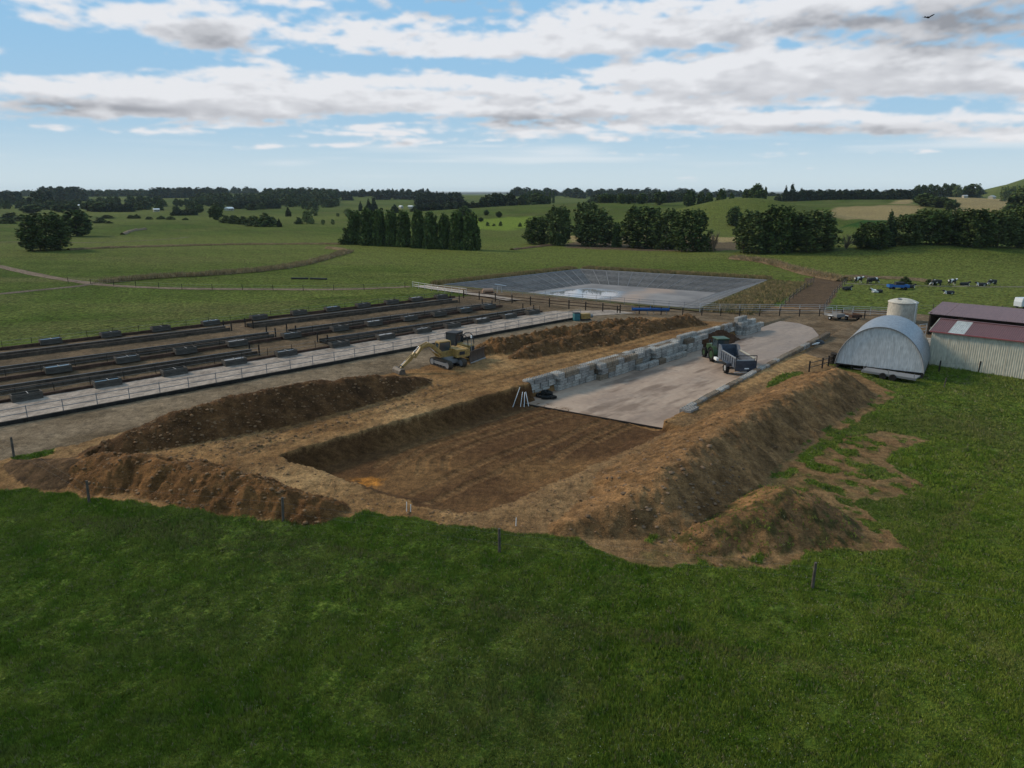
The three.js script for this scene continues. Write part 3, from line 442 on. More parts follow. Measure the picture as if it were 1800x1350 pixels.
// ---------------------------------------------------------------- lined pond
{
  const Q = POND.map(([u, v]) => toXZ(u, v)), cx = (Q[0][0] + Q[1][0] + Q[2][0] + Q[3][0]) / 4, cz = (Q[0][1] + Q[1][1] + Q[2][1] + Q[3][1]) / 4;
  const t = thing('effluent_pond', 'square pond lined with grey plastic sheet holding pale sludge water', 'pond', cx, 0, cz), inset = (k, y) => Q.map(([x, z]) => [mix(x, cx, k) - cx, y, mix(z, cz, k) - cz]);
  const lip = Q.map(([x, z]) => [(x - cx) * 1.035, natural(cx + (x - cx) * 1.035, cz + (z - cz) * 1.035) + .16, (z - cz) * 1.035]), top = Q.map(([x, z]) => [x - cx, natural(x, z) + .34, z - cz]), foot = inset(.36, -2.2);
  const L = (a, b, s) => a.map((q, i) => mix(q, b[i], s)), liner = [[.115, .11, .108], [.1, .096, .094], [.13, .125, .122]].map((c) => std(c, { roughness: .72, specularIntensity: .5, map: concreteMap }));
  const quad = (a, b, c, d) => { const g = new THREE.BufferGeometry(); g.setAttribute('position', new THREE.Float32BufferAttribute([...a, ...b, ...c, ...a, ...c, ...d], 3)); g.setAttribute('uv', new THREE.Float32BufferAttribute([0, 0, 1, 0, 1, 1, 0, 0, 1, 1, 0, 1], 2)); g.computeVertexNormals(); return g; };
  const rimMat = std([.13, .115, .05], { map: soilMap, roughness: 1 }), r = rng(8), seam = std([.2, .2, .205], { roughness: .6 });
  for (let e = 0; e < 4; e++) {
    const A = top[e], B = top[(e + 1) % 4], C = foot[(e + 1) % 4], D = foot[e], n = 13;
    part(t, e > 1 ? 'earth_rim' : 'liner_lip', e > 1 ? rimMat : liner[1], quad(lip[e], lip[(e + 1) % 4], B, A));
    for (let i = 0; i < n; i++) for (const [s0, s1] of [[0, .36], [.36, .7], [.7, 1]]) { const a = L(A, B, i / n), b = L(A, B, (i + 1) / n), c = L(D, C, (i + 1) / n), d = L(D, C, i / n), o = (r() - .5) * .02; const p = [L(a, d, s0), L(b, c, s0), L(b, c, s1), L(a, d, s1)]; p.forEach((q) => { q[1] += o; }); part(t, 'liner_panel', liner[Math.floor(r() * 3)], quad(...p)); }
    for (let i = 0; i <= n; i++) part(t, 'seam', seam, bar(L(A, B, i / n), L(D, C, i / n), .045, 4)); for (const q of [.36, .7]) part(t, 'seam', seam, bar(L(A, D, q), L(B, C, q), .035, 4)); if (e < 2) part(t, 'seam', seam, bar(L(A, D, .02), L(B, C, .02), .1, 5));
  }
  const n = 512, d = new Uint8Array(n * n * 4), rr = new Uint8Array(n * n * 4), w = inset(.345, -2.05);
  for (let j = 0; j < n; j++) for (let i = 0; i < n; i++) {
    const x = i / n, y = j / n, a = fbm(x * 5, y * 5, 4), b = fbm(x * 18 + 4, y * 18, 3), wet = ss(.36, .2, Math.hypot(x - .42, (y - .32) / .95) + (a - .5) * .22), br = ss(.16, .03, Math.abs(y - .63) + (a - .5) * .22);
    let q = mix3([.14, .128, .122], [.22, .2, .185], clamp((a - .35) * 2.5)); q = mix3(q, [.3, .215, .16], br * .8); q = mix3(q, [.16, .17, .18], wet); q = q.map((k) => k * (.85 + .3 * b));
    const o = (j * n + i) * 4, e = (k) => 255 * (1.055 * Math.pow(k, 1 / 2.4) - .055); d[o] = e(q[0]); d[o + 1] = e(q[1]); d[o + 2] = e(q[2]); d[o + 3] = 255; rr[o] = rr[o + 1] = rr[o + 2] = 255 * mix(.86 + .1 * b, .04, wet); rr[o + 3] = 255;
  }
  const mk = (q, s) => { const m = new THREE.DataTexture(q, n, n); m.magFilter = THREE.LinearFilter; if (s) m.colorSpace = THREE.SRGBColorSpace; m.needsUpdate = true; return m; };
  part(t, 'water_surface', new THREE.MeshPhysicalMaterial({ specularIntensity: .8, map: mk(d, true), roughnessMap: mk(rr), roughness: 1 }), quad(...w));
}

// ---------------------------------------------------------------- sheds, barns, tank
// ribbed sheet in x,y facing +z, its outline given by lo(x), hi(x)
function ribbed(x0, x1, lo, hi, pitch = .2, amp = .018, rows = 1) {
  const xs = []; for (let x = x0; x < x1 - 1e-6; x += pitch / 4) xs.push(x); xs.push(x1); const p = [], idx = [], t = [];
  xs.forEach((x, i) => { const z = amp * [0, 1, 1, 0][Math.round((x - x0) / (pitch / 4)) % 4], a = lo(x), b = hi(x); for (let r = 0; r <= rows; r++) { p.push(x, mix(a, b, r / rows), z); t.push(x / 4, mix(a, b, r / rows) / 4); } if (i) for (let r = 0; r < rows; r++) { const o = (i - 1) * (rows + 1) + r, q = i * (rows + 1) + r; idx.push(o, q, o + 1, o + 1, q, q + 1); } });
  const g = new THREE.BufferGeometry(); g.setAttribute('position', new THREE.Float32BufferAttribute(p, 3)); g.setAttribute('uv', new THREE.Float32BufferAttribute(t, 2)); g.setIndex(idx); const f = g.toNonIndexed(); f.computeVertexNormals(); return f;
}
const streaks = tile(512, (x, y) => { const a = pn(x, y * .12, 90, 3) * .5 + pn(x, y, 12, 5) * .3 + pn(x, y * .3, 30, 6) * .3, c = .86 + .14 * clamp((a - .3) * 2); return [c, c * .995, c * .985]; });
const galv = std([.6, .59, .58], { map: streaks, roughness: .55, metalness: .15 }), galvRoof = std([.3, .315, .34], { map: streaks, roughness: .42, metalness: .45 });
{ // arched shed: local x along v (across the front), z towards the camera (minus u)
  const [x, z] = toXZ(83.8, -22.85), y = .35, t = thing('arched_shed', 'arched corrugated steel shed with a closed pale end wall', 'shed', x, y, z, YAW - Math.PI / 2 + .17);
  const R = 4.35, top = 4.45, low = .95, len = 9.5, arch = (q) => { const c = clamp(1 - (q / R) ** 2); return low + (top) * Math.pow(c, .56); };
  const n = 11; for (let i = 0; i < n; i++) { const a = -R + 2 * R * i / n, b = a + 2 * R / n - .006; part(t, 'wall_sheet', galv, ribbed(a, b, () => low - .05 + (hashAt(i, 3) - .5) * .04, arch, .19, .009)); }
  const hoop = (s, r = 1) => { const th = Math.PI * s, q = -R * r * Math.cos(th); return [q, low - .1 + (top + .1) * r * Math.pow(Math.max(0, Math.sin(th)), 1.12)]; };
  const seg = 44, sheets = 6;
  for (let k = 0; k < sheets; k++) {
    const p = [], idx = [], uv = []; const cols = 24;
    for (let c = 0; c <= cols; c++) { const zz = .18 - (k + c / cols) * (len / sheets) + (c === cols ? .004 : 0), am = .012 * [0, 1, 1, 0][c % 4]; for (let s = 0; s <= seg; s++) { const [a, b] = hoop(s / seg, 1.012 + am / 3); p.push(a, b, zz); uv.push(s / seg * 3, zz / 4); } if (c) for (let s = 0; s < seg; s++) { const o = (c - 1) * (seg + 1) + s, q = c * (seg + 1) + s; idx.push(o, o + 1, q, q, o + 1, q + 1); } }
    const g = new THREE.BufferGeometry(); g.setAttribute('position', new THREE.Float32BufferAttribute(p, 3)); g.setAttribute('uv', new THREE.Float32BufferAttribute(uv, 2)); g.setIndex(idx); g.computeVertexNormals(); part(t, 'roof_sheet', galvRoof, g);
  }
  const rim = []; for (let s = 0; s < seg; s++) { const a = hoop(s / seg, 1.015), b = hoop((s + 1) / seg, 1.015); rim.push(bar([a[0], a[1], .19], [b[0], b[1], .19], .055, 6)); } part(t, 'edge_trim', M.dullsteel, rim);
  for (const q of [-4.1, -2.7, -1.3, 0, 1.3, 2.7, 4.1]) part(t, 'stub_post', M.darkpost, [box(.16, 1.35, .16, q, .3, -.12)]);
  part(t, 'bottom_beam', M.darkpost, [box(8.7, .2, .14, 0, .86, -.1)]);
  for (const s of [-1, 1]) part(t, 'side_wall', M.bunk, [box(.2, 1.4, len - .4, s * 4.25, .25, -len / 2)]); part(t, 'rear_wall', galv, ribbed(-R, R, () => -.3, arch, .19, .02).translate(0, 0, -len + .4));
  // flat deck trailer parked below the end wall
  const tr = thing('flat_trailer', 'low dark flat deck trailer parked under the arched shed wall', 'trailer', ...(() => { const [a, b] = toXZ(82.4, -21.2); return [a, groundAt(a, b), b]; })(), YAW - Math.PI / 2);
  part(tr, 'deck', M.dullsteel, [box(5.4, .12, 1.7, 0, .62, 0), box(5.4, .14, .08, 0, .5, .78), box(5.4, .14, .08, 0, .5, -.78)]); part(tr, 'drawbar', M.black, [bar([-2.7, .55, .4], [-3.8, .5, 0], .05), bar([-2.7, .55, -.4], [-3.8, .5, 0], .05)]);
  for (const [a, b] of [[-.5, .86], [.5, .86], [-.5, -.86], [.5, -.86]]) part(tr, 'wheel', M.rubber, [cyl(.36, .36, .22, a, .36, b, Math.PI / 2)]); for (const a of [-2.5, 0, 2.5]) part(tr, 'stake', M.dullsteel, [box(.07, .45, .07, a, .88, .8)]);
}
function gable(t, L, D, eave, ridge, wallMat, roofMat, patch) {   // local x along the front, front at z = 0, depth to -z
  const n = Math.round(L / 1.9); for (let i = 0; i < n; i++) part(t, 'wall_sheet', wallMat, ribbed(L * i / n, L * (i + 1) / n - .006, () => 0, () => eave, .22, .022));
  part(t, 'rear_wall', wallMat, ribbed(0, L, () => 0, () => eave, .22, .02).translate(0, 0, -D));
  const end = new THREE.Shape([[0, 0], [-D, 0], [-D, eave], [-D / 2, ridge], [0, eave]].map((p) => new THREE.Vector2(...p))); for (const x of [.02, L - .02]) part(t, 'end_wall', wallMat, place(new THREE.ShapeGeometry(end), x, 0, 0, 0, -Math.PI / 2));
  const sl = Math.hypot(D / 2, ridge - eave) + .25, an = Math.atan2(ridge - eave, D / 2), m = Math.round(L / 1.6);
  for (const side of [0, 1]) for (let i = 0; i < m; i++) { const g = ribbed(L * i / m - (i ? 0 : .25), L * (i + 1) / m - .005 + (i === m - 1 ? .25 : 0), () => -.25, () => sl - .25, .2, .03); g.rotateX(-Math.PI / 2 + an); g.translate(0, eave + .07, 0); if (side) { g.applyMatrix4(new THREE.Matrix4().makeScale(1, 1, -1)); g.translate(0, 0, -D); const q = g.attributes.normal; for (let k = 0; k < q.count; k++) q.setZ(k, q.getZ(k)); } part(t, 'roof_sheet', !side && patch.includes(i) ? M.patch : roofMat, g); }
  part(t, 'ridge_cap', roofMat, [box(L + .5, .06, .4, L / 2, ridge + .1, -D / 2)]); part(t, 'gutter', M.red, [box(L + .4, .13, .13, L / 2, eave - .02, .3)]); part(t, 'barge_board', M.cream, [bar([-.25, eave, .25], [-.25, ridge + .1, -D / 2], .07, 4)]);
}
M.patch = std([.42, .43, .41], { map: streaks, roughness: .6 }); M.redRoof = std([.14, .052, .047], { map: streaks, roughness: .6 }); M.creamWall = std([.58, .53, .41], { map: streaks, roughness: .75 }); M.pinkRoof = std([.2, .108, .1], { map: streaks, roughness: .55 });
{
  const at = (u, v) => { const [x, z] = toXZ(u, v); return [x, natural(x, z), z]; };
  let [x, y, z] = at(93.2, -20.2); const t = thing('cream_barn', 'cream corrugated barn with a dark red roof and one pale roof patch', 'barn', x, y - .1, z, YAW - Math.PI / 2 + .0); gable(t, 34, 8, 4.1, 4.95, M.creamWall, M.redRoof, [1]);
  [x, y, z] = at(115.5, -25.6); const o = thing('open_barn', 'long open fronted barn with a faded red roof behind the cream barn', 'barn', x, y, z, YAW - Math.PI / 2);
  const L = 30, D = 7; for (let i = 0; i < 15; i++) { const g = ribbed(i * 2 - (i ? 0 : .3), i * 2 + 1.995, () => -.4, () => D + .5, .2, .03); g.rotateX(-Math.PI / 2 + .11); g.translate(0, 3.1, 0); part(o, 'roof_sheet', M.pinkRoof, g); }
  for (let i = 0; i <= 7; i++) part(o, 'post', M.darkpost, [box(.2, 3, .2, i * 4.25, 1.5, -.1)]); part(o, 'front_beam', M.darkpost, [box(L, .25, .12, L / 2, 2.98, 0)]); part(o, 'rear_wall', M.bunk, [box(L, 3.7, .12, L / 2, 1.85, -D)]); for (const q of [0, L]) part(o, 'end_wall', M.bunk, [box(.12, 3.2, D, q, 1.6, -D / 2)]);
  part(o, 'front_panel', M.cream, [box(3, 1.5, .08, 10, .95, .05)]); for (const q of [2, 5, 15, 20]) part(o, 'rail', M.dullsteel, [box(3.6, .08, .08, q, 1.1, .02), box(3.6, .08, .08, q, .6, .02)]);
  [x, y, z] = at(109, -2.5); const s = thing('cream_lean_to', 'small cream building with a red roof at the right edge of the photo', 'building', x, y, z, YAW - Math.PI / 2); gable(s, 8, 5, 2.9, 3.9, M.creamWall, M.pinkRoof, []);
  // tank
  const [tx, tz] = [61.86, -112.78], k = thing('water_tank', 'cream round water tank with a shallow domed lid', 'tank', tx, natural(tx, tz), tz);
  const pr = [[0, 0], [2.15, 0], [2.16, .1]]; for (let i = 0; i < 9; i++) pr.push([2.1 - i * .006, .25 + i * .32], [2.14 - i * .006, .41 + i * .32]); pr.push([2.1, 3.1]); const tankMat = std([.5, .46, .385], { map: streaks, roughness: .7 });
  part(k, 'tank_wall', tankMat, new THREE.LatheGeometry(pr.map((p) => new THREE.Vector2(...p)), 40)); part(k, 'lid', tankMat, new THREE.LatheGeometry([[2.18, 3.05], [2.18, 3.16], [1.9, 3.3], [1.2, 3.55], [.5, 3.68], [0, 3.7]].map((p) => new THREE.Vector2(...p)), 40)); part(k, 'hatch', M.dullsteel, [cyl(.3, .3, .12, -.9, 3.65, .5, .2)]); part(k, 'inlet_pipe', M.white, [bar([1.0, .1, 1.95], [1.0, 3.2, 1.95], .05), bar([1, 3.2, 1.95], [.6, 3.4, 1.3], .05)]);
  // pipe work and pump frames beside the tank
  for (let i = 0; i < 3; i++) { const [a, b] = toXZ(110.5 + i * 1.6, -27 + i * 1.5), f = thing('steel_frame', ['grey steel pipe frame beside the tank, leftmost of three', 'grey steel pipe frame beside the tank, middle of three', 'grey steel pipe frame beside the tank, rightmost of three'][i], 'frame', a, natural(a, b), b, .4 * i, 'pipe frames by the tank'); part(f, 'post', M.steel, [bar([-.7, 0, 0], [-.7, 2, 0], .05)]); part(f, 'post', M.steel, [bar([.7, 0, 0], [.7, 2, 0], .05)]); for (const h of [.5, 1, 1.5, 1.95]) part(f, 'rail', M.steel, [bar([-.7, h, 0], [.7, h, 0], .035)]); }
  const [wx, wz] = toXZ(103.5, -24.5), w = thing('concrete_bench', 'pale concrete low wall between the arched shed and the barn', 'wall', wx, natural(wx, wz), wz, YAW); part(w, 'wall', blockMats[2], [rbox(.3, 1.5, 6, 0, .75, 1.5, .03)]);
}
// two small trailers, scrap, troughs, pump at the yard edge
function boxTrailer(px, label, mat, tilt) {
  const [x, z] = px, t = thing('farm_trailer', label, 'trailer', x, groundAt(x, z), z, tilt, 'small trailers in the yard');
  part(t, 'deck', mat, [box(1.7, .1, 2.6, 0, .6, 0)]); for (const s of [-1, 1]) { part(t, 'side_board', mat, [box(.06, .4, 2.6, s * .85, .82, 0)]); const w = part(t, 'wheel', M.rubber, [cyl(.33, .33, .2, s * 1.0, .33, .1, 0, 0, Math.PI / 2)]); part(w, 'rim', M.steel, [cyl(.16, .16, .215, s * 1.0, .33, .1, 0, 0, Math.PI / 2)]); part(t, 'mudguard', M.white, [box(.26, .05, .9, s * 1.0, .72, .1)]); }
  part(t, 'front_frame', M.steel, [bar([-.8, .6, -1.25], [-.8, 1.7, -1.25], .035), bar([.8, .6, -1.25], [.8, 1.7, -1.25], .035), bar([-.8, 1.7, -1.25], [.8, 1.7, -1.25], .035)]); part(t, 'tailgate', mat, [box(1.6, .42, .06, 0, .82, 1.3)]); part(t, 'drawbar', M.black, [bar([0, .55, -1.3], [0, .45, -2.4], .05)]);
}
boxTrailer([51.81, -114.08], 'dark low trailer at the yard edge, left of two', M.dullsteel, .4); boxTrailer([54.43, -113.6], 'trailer with pale mudguards at the yard edge, right of two', M.timber, .15);
{
  [[20.86, -114.75], [24.18, -116.13]].forEach(([x, z], i) => { const t = thing('blue_feeder', ['blue plastic feeder trough on legs behind the soil ridges, left one', 'blue plastic feeder trough on legs behind the soil ridges, right one'][i], 'feeder', x, groundAt(x, z), z, -.06, 'blue feeders'); const s = new THREE.Shape(); s.absarc(0, 0, .42, Math.PI, 2 * Math.PI, false); s.lineTo(.37, 0); s.absarc(0, 0, .37, 2 * Math.PI, Math.PI, true); const g = new THREE.ExtrudeGeometry(s, { depth: 3, bevelEnabled: false, curveSegments: 12 }); g.rotateY(Math.PI / 2); g.translate(-1.5, 1.0, 0); part(t, 'tub', M.blue, g); for (const q of [-1.48, 1.48]) part(t, 'end_cap', M.blue, [place(new THREE.CylinderGeometry(.42, .42, .05, 16, 1, false, Math.PI / 2, Math.PI), q, 1, 0, 0, 0, Math.PI / 2)]); for (const q of [-1, 1]) part(t, 'leg', M.dullsteel, [bar([q, 0, -.35], [q, .7, -.2], .03), bar([q, 0, .35], [q, .7, .2], .03), bar([q, .1, -.35], [q, .1, .35], .03)]); });
  let [x, z] = [10.77, -104.88]; const p = thing('pump_unit', 'small yellow pump unit at the end of the feed strip', 'pump', x, groundAt(x, z), z, .3); part(p, 'body', M.yellow, [rbox(1.5, .8, .9, 0, .65, 0, .08)]); part(p, 'skid', M.black, [box(1.7, .12, .1, 0, .14, .4), box(1.7, .12, .1, 0, .14, -.4), box(.1, .2, .8, .6, .24, 0), box(.1, .2, .8, -.6, .24, 0)]); part(p, 'motor', M.dullsteel, [cyl(.28, .28, .5, .95, .6, 0, 0, 0, Math.PI / 2)]);
  [x, z] = [9.47, -104.44]; const b = thing('teal_bin', 'dark teal bin beside the yellow pump', 'bin', x, groundAt(x, z), z, .3); part(b, 'body', M.teal, [rbox(.9, 1.1, .8, 0, .58, 0, .05)]); part(b, 'lid', M.black, [rbox(.98, .08, .88, 0, 1.17, 0, .02)]);
  // odds and ends left at the pad's far right corner
  [[[42.35, -96.13], 'black plastic drum on its side at the far right pad corner', 0], [[40.51, -93.37], 'crumpled black cover sheet heaped at the far right pad corner', 1], [[39.43, -92.2], 'white plank pile at the far right pad corner', 2], [[37.36, -81.22], 'dark upright stump beside the arched shed', 3]].forEach(([[x, z], l, k]) => {
    const t = thing(['plastic_drum', 'cover_sheet', 'plank_pile', 'tree_stump'][k], l, ['drum', 'sheet', 'planks', 'stump'][k], x, groundAt(x, z) - .02, z, .6);
    if (k === 0) { part(t, 'drum', M.black, [cyl(.3, .3, .95, 0, .31, 0, Math.PI / 2, .4)]); part(t, 'ring', M.dullsteel, [cyl(.31, .31, .04, 0, .31, 0, Math.PI / 2, .4)]); }
    if (k === 1) { const g = new THREE.SphereGeometry(.9, 18, 12, 0, 6.283, 0, 1.6); const q = g.attributes.position; for (let i = 0; i < q.count; i++) { const s = .55 + fbm(q.getX(i) * 3, q.getZ(i) * 3, 3) * .8; q.setXYZ(i, q.getX(i) * s * 1.5, q.getY(i) * s * .6, q.getZ(i) * s); } g.computeVertexNormals(); part(t, 'sheet', M.black, g); }
    if (k === 2) for (let i = 0; i < 4; i++) part(t, 'plank', M.white, [box(2.2, .06, .2, i * .05, .06 + i * .07, i * .12, 0, i * .12 - .2)]);
    if (k === 3) { part(t, 'trunk', M.darkpost, [cyl(.38, .5, 1.3, 0, .6, 0, .1, 0, .12, 9)]); part(t, 'root', M.darkpost, [bar([0, .2, 0], [1.1, .1, .3], .16, 6, .08)]); }
  });
}

// ---------------------------------------------------------------- machines
function trackUnit(t, z, L, Hh, w) {   // local x along the track
  const r = Hh / 2, s = new THREE.Shape(); s.absarc(L / 2 - r, r, r, -Math.PI / 2, Math.PI / 2, false); s.absarc(-L / 2 + r, r, r, Math.PI / 2, Math.PI * 1.5, false); s.closePath();
  const h = new THREE.Path(), q = r - .07; h.absarc(L / 2 - r, r, q, -Math.PI / 2, Math.PI / 2, false); h.absarc(-L / 2 + r, r, q, Math.PI / 2, Math.PI * 1.5, false); h.closePath(); s.holes.push(h);
  const g = new THREE.ExtrudeGeometry(s, { depth: w, bevelEnabled: false, curveSegments: 10 }); g.translate(0, 0, z - w / 2); const T = part(t, 'track', M.track, g);
  const shoes = []; const per = 2 * (L - 2 * r) + 2 * Math.PI * r, n = Math.round(per / .19); for (let i = 0; i < n; i++) { let d = per * i / n, x, y, a; if (d < L - 2 * r) { x = -L / 2 + r + d; y = -.005; a = 0; } else if ((d -= L - 2 * r) < Math.PI * r) { a = d / r; x = L / 2 - r + Math.sin(a) * r; y = r - Math.cos(a) * r; } else if ((d -= Math.PI * r) < L - 2 * r) { x = L / 2 - r - d; y = 2 * r + .005; a = Math.PI; } else { d -= L - 2 * r; a = Math.PI + d / r; x = -L / 2 + r + Math.sin(a) * r; y = r - Math.cos(a) * r; } shoes.push(box(.05, .05, w + .02, x, y, z, 0, 0, a)); } part(T, 'shoes', M.track, shoes);
  part(T, 'track_frame', M.dullsteel, [box(L - 2 * r, Hh * .42, w * .7, 0, r, z)]); for (const x of [-L / 2 + r, L / 2 - r]) part(T, 'wheel', M.dullsteel, [cyl(r - .09, r - .09, w * .9, x, r, z, Math.PI / 2)]); for (let i = 0; i < 5; i++) part(T, 'roller', M.black, [cyl(.1, .1, w * .92, -L / 2 + r + (L - 2 * r) * (i + .5) / 5, .17, z, Math.PI / 2)]);
}
M.track = std([.105, .088, .07], { map: concreteMap, roughness: .85, metalness: .2 }); M.glassBlue = new THREE.MeshPhysicalMaterial({ color: new THREE.Color().setRGB(.025, .04, .045), roughness: .05, ior: 1.5, clearcoat: 1, clearcoatRoughness: .02 }); M.green = std([.035, .085, .028], { map: concreteMap, roughness: .5 }); M.spreadSide = std([.13, .155, .2], { map: concreteMap, roughness: .7 }); M.spread = std([.07, .092, .13], { map: concreteMap, roughness: .55 }); M.chrome = std([.5, .5, .5], { metalness: 1, roughness: .25 });
{ // excavator: tracks lie along their own line, the house is slewed towards the bucket
  const [x, z] = [-6.95, -76.02], y = groundAt(x, z), t = thing('excavator', 'yellow tracked excavator reaching its boom down to the left', 'excavator', x, y + .02, z, 0);
  const tr = -.86; const under = new THREE.Group(); for (const s of [-1, 1]) trackUnit(under, s * 1.0, 3.9, .88, .6); part(under, 'undercarriage', M.dullsteel, [box(1.8, .4, 1.6, 0, .62, 0), cyl(.7, .7, .3, 0, .92, 0)]);
  for (const c of [...under.children]) { c.rotation.y = tr; t.add(c); }
  const turn = Math.atan2(-.56, -.83);   // house x axis (boom direction) in the world: left and towards the camera
  const H = (name, mat, g, par = t) => { const m = part(par, name, mat, g); if (par === t) m.rotation.y = turn; return m; };
  H('body', M.yellow, [prof([[-1.9, 1.05], [.9, 1.05], [1.1, 1.25], [1.1, 1.65], [-.3, 1.75], [-.35, 2.0], [-1.2, 2.05], [-1.9, 1.9]], 1.2, .5), prof([[-1.9, 1.05], [-.5, 1.05], [-.5, 2.0], [-1.9, 1.95]], 1.2, -.62)]);
  H('counterweight', M.yellow, [prof([[-2.25, 1.1], [-1.85, 1.05], [-1.85, 2.05], [-2.15, 2.0], [-2.35, 1.7]], 2.4, 0, .06)]); H('engine_panel', M.black, [box(.7, .4, .03, -1.2, 1.55, -1.235), box(.06, .5, .5, -2.36, 1.55, 0)]); H('exhaust', M.black, [bar([-1.3, 2, .6], [-1.3, 2.5, .6], .06)]);
  // the cab stands on the operator's left, which is the side towards the camera
  const cz = -.72 * -1, cab = H('cab', M.yellow, [prof([[-.55, 1.05], [1.1, 1.05], [1.2, 1.3], [1.2, 1.36], [-.55, 1.36]], 1.0, cz, .03), prof([[-.5, 2.72], [.85, 2.72], [.98, 2.64], [.98, 2.8], [.8, 2.86], [-.5, 2.86]], 1.02, cz, .03), box(.09, 1.5, .09, -.5, 2, cz + .45), box(.09, 1.5, .09, -.5, 2, cz - .45), box(.07, 1.5, .07, .2, 2, cz + .46), bar([1.16, 1.3, cz + .45], [.95, 2.75, cz + .45], .05), bar([1.16, 1.3, cz - .45], [.95, 2.75, cz - .45], .05)]);
  for (const s of [-1, 1]) part(cab, 'side_window', M.glassBlue, [prof([[-.46, 1.36], [1.12, 1.36], [.92, 2.72], [-.46, 2.72]], .03, cz + s * .44, 0)]); part(cab, 'windscreen', M.glassBlue, [box(.03, 1.4, .84, 1.04, 2.04, cz, 0, 0, .145)]); part(cab, 'rear_window', M.glassBlue, [box(.03, .9, .84, -.5, 2.25, cz)]);
  const boom = H('boom', M.yellow, [prof([[.75, 1.5], [.95, 1.28], [1.4, 1.7], [2.6, 2.62], [3.4, 2.42], [4.35, 1.42], [4.55, 1.52], [3.6, 2.72], [2.6, 3.06], [1.9, 2.75], [.85, 1.75]], .42, -.12, .04)]);
  part(boom, 'hose', M.black, [bar([2.2, 2.92, -.05], [3.5, 2.75, -.05], .04), bar([3.5, 2.75, -.05], [4.4, 1.65, -.05], .04)]);
  const stick = H('stick', M.yellow, [prof([[4.1, 1.95], [4.45, 1.85], [4.75, 1.3], [6.1, .42], [6.2, .6], [4.95, 1.65], [4.5, 2.15]], .32, -.12, .03)]);
  H('boom_cylinder', M.yellow, [bar([1.15, 1.2, .16], [1.95, 1.85, .16], .085, 8), bar([1.15, 1.2, -.4], [1.95, 1.85, -.4], .085, 8)]); H('cylinder_rod', M.chrome, [bar([1.95, 1.85, .16], [2.65, 2.55, .16], .045, 8), bar([1.95, 1.85, -.4], [2.65, 2.55, -.4], .045, 8)]); H('stick_cylinder', M.yellow, [bar([2.8, 3.12, -.12], [3.8, 2.75, -.12], .08, 8)]); H('cylinder_rod', M.chrome, [bar([3.8, 2.75, -.12], [4.45, 2.15, -.12], .045, 8)]); H('bucket_cylinder', M.yellow, [bar([4.75, 1.95, -.12], [5.5, 1.35, -.12], .065, 8)]); H('cylinder_rod', M.chrome, [bar([5.5, 1.35, -.12], [6.15, .8, -.12], .04, 8)]);
  H('bucket_linkage', M.black, [bar([5.9, .62, -.3], [6.15, .85, -.3], .05), bar([5.9, .62, .06], [6.15, .85, .06], .05), bar([6.15, .85, -.12], [6.42, .62, -.12], .05)]);
  const bw = 1.85, sh = [[6.1, .55], [6.5, .62], [6.75, .4], [6.8, .05], [6.55, -.12], [6.05, -.1], [5.98, -.06], [6.5, -.02], [6.68, .12], [6.62, .36], [6.45, .5], [6.12, .45]];
  H('bucket', std([.17, .135, .1], { map: concreteMap, roughness: .7, metalness: .2 }), [prof(sh, bw, -.12, .015), prof([[6.1, .55], [6.5, .62], [6.75, .4], [6.8, .05], [6.5, -.1], [5.98, -.06]], .05, -.12 + bw / 2, .01), prof([[6.1, .55], [6.5, .62], [6.75, .4], [6.8, .05], [6.5, -.1], [5.98, -.06]], .05, -.12 - bw / 2, .01)]);
  t.scale.setScalar(.93);
  stick.userData.label = 'stick angled down to the bucket';
}
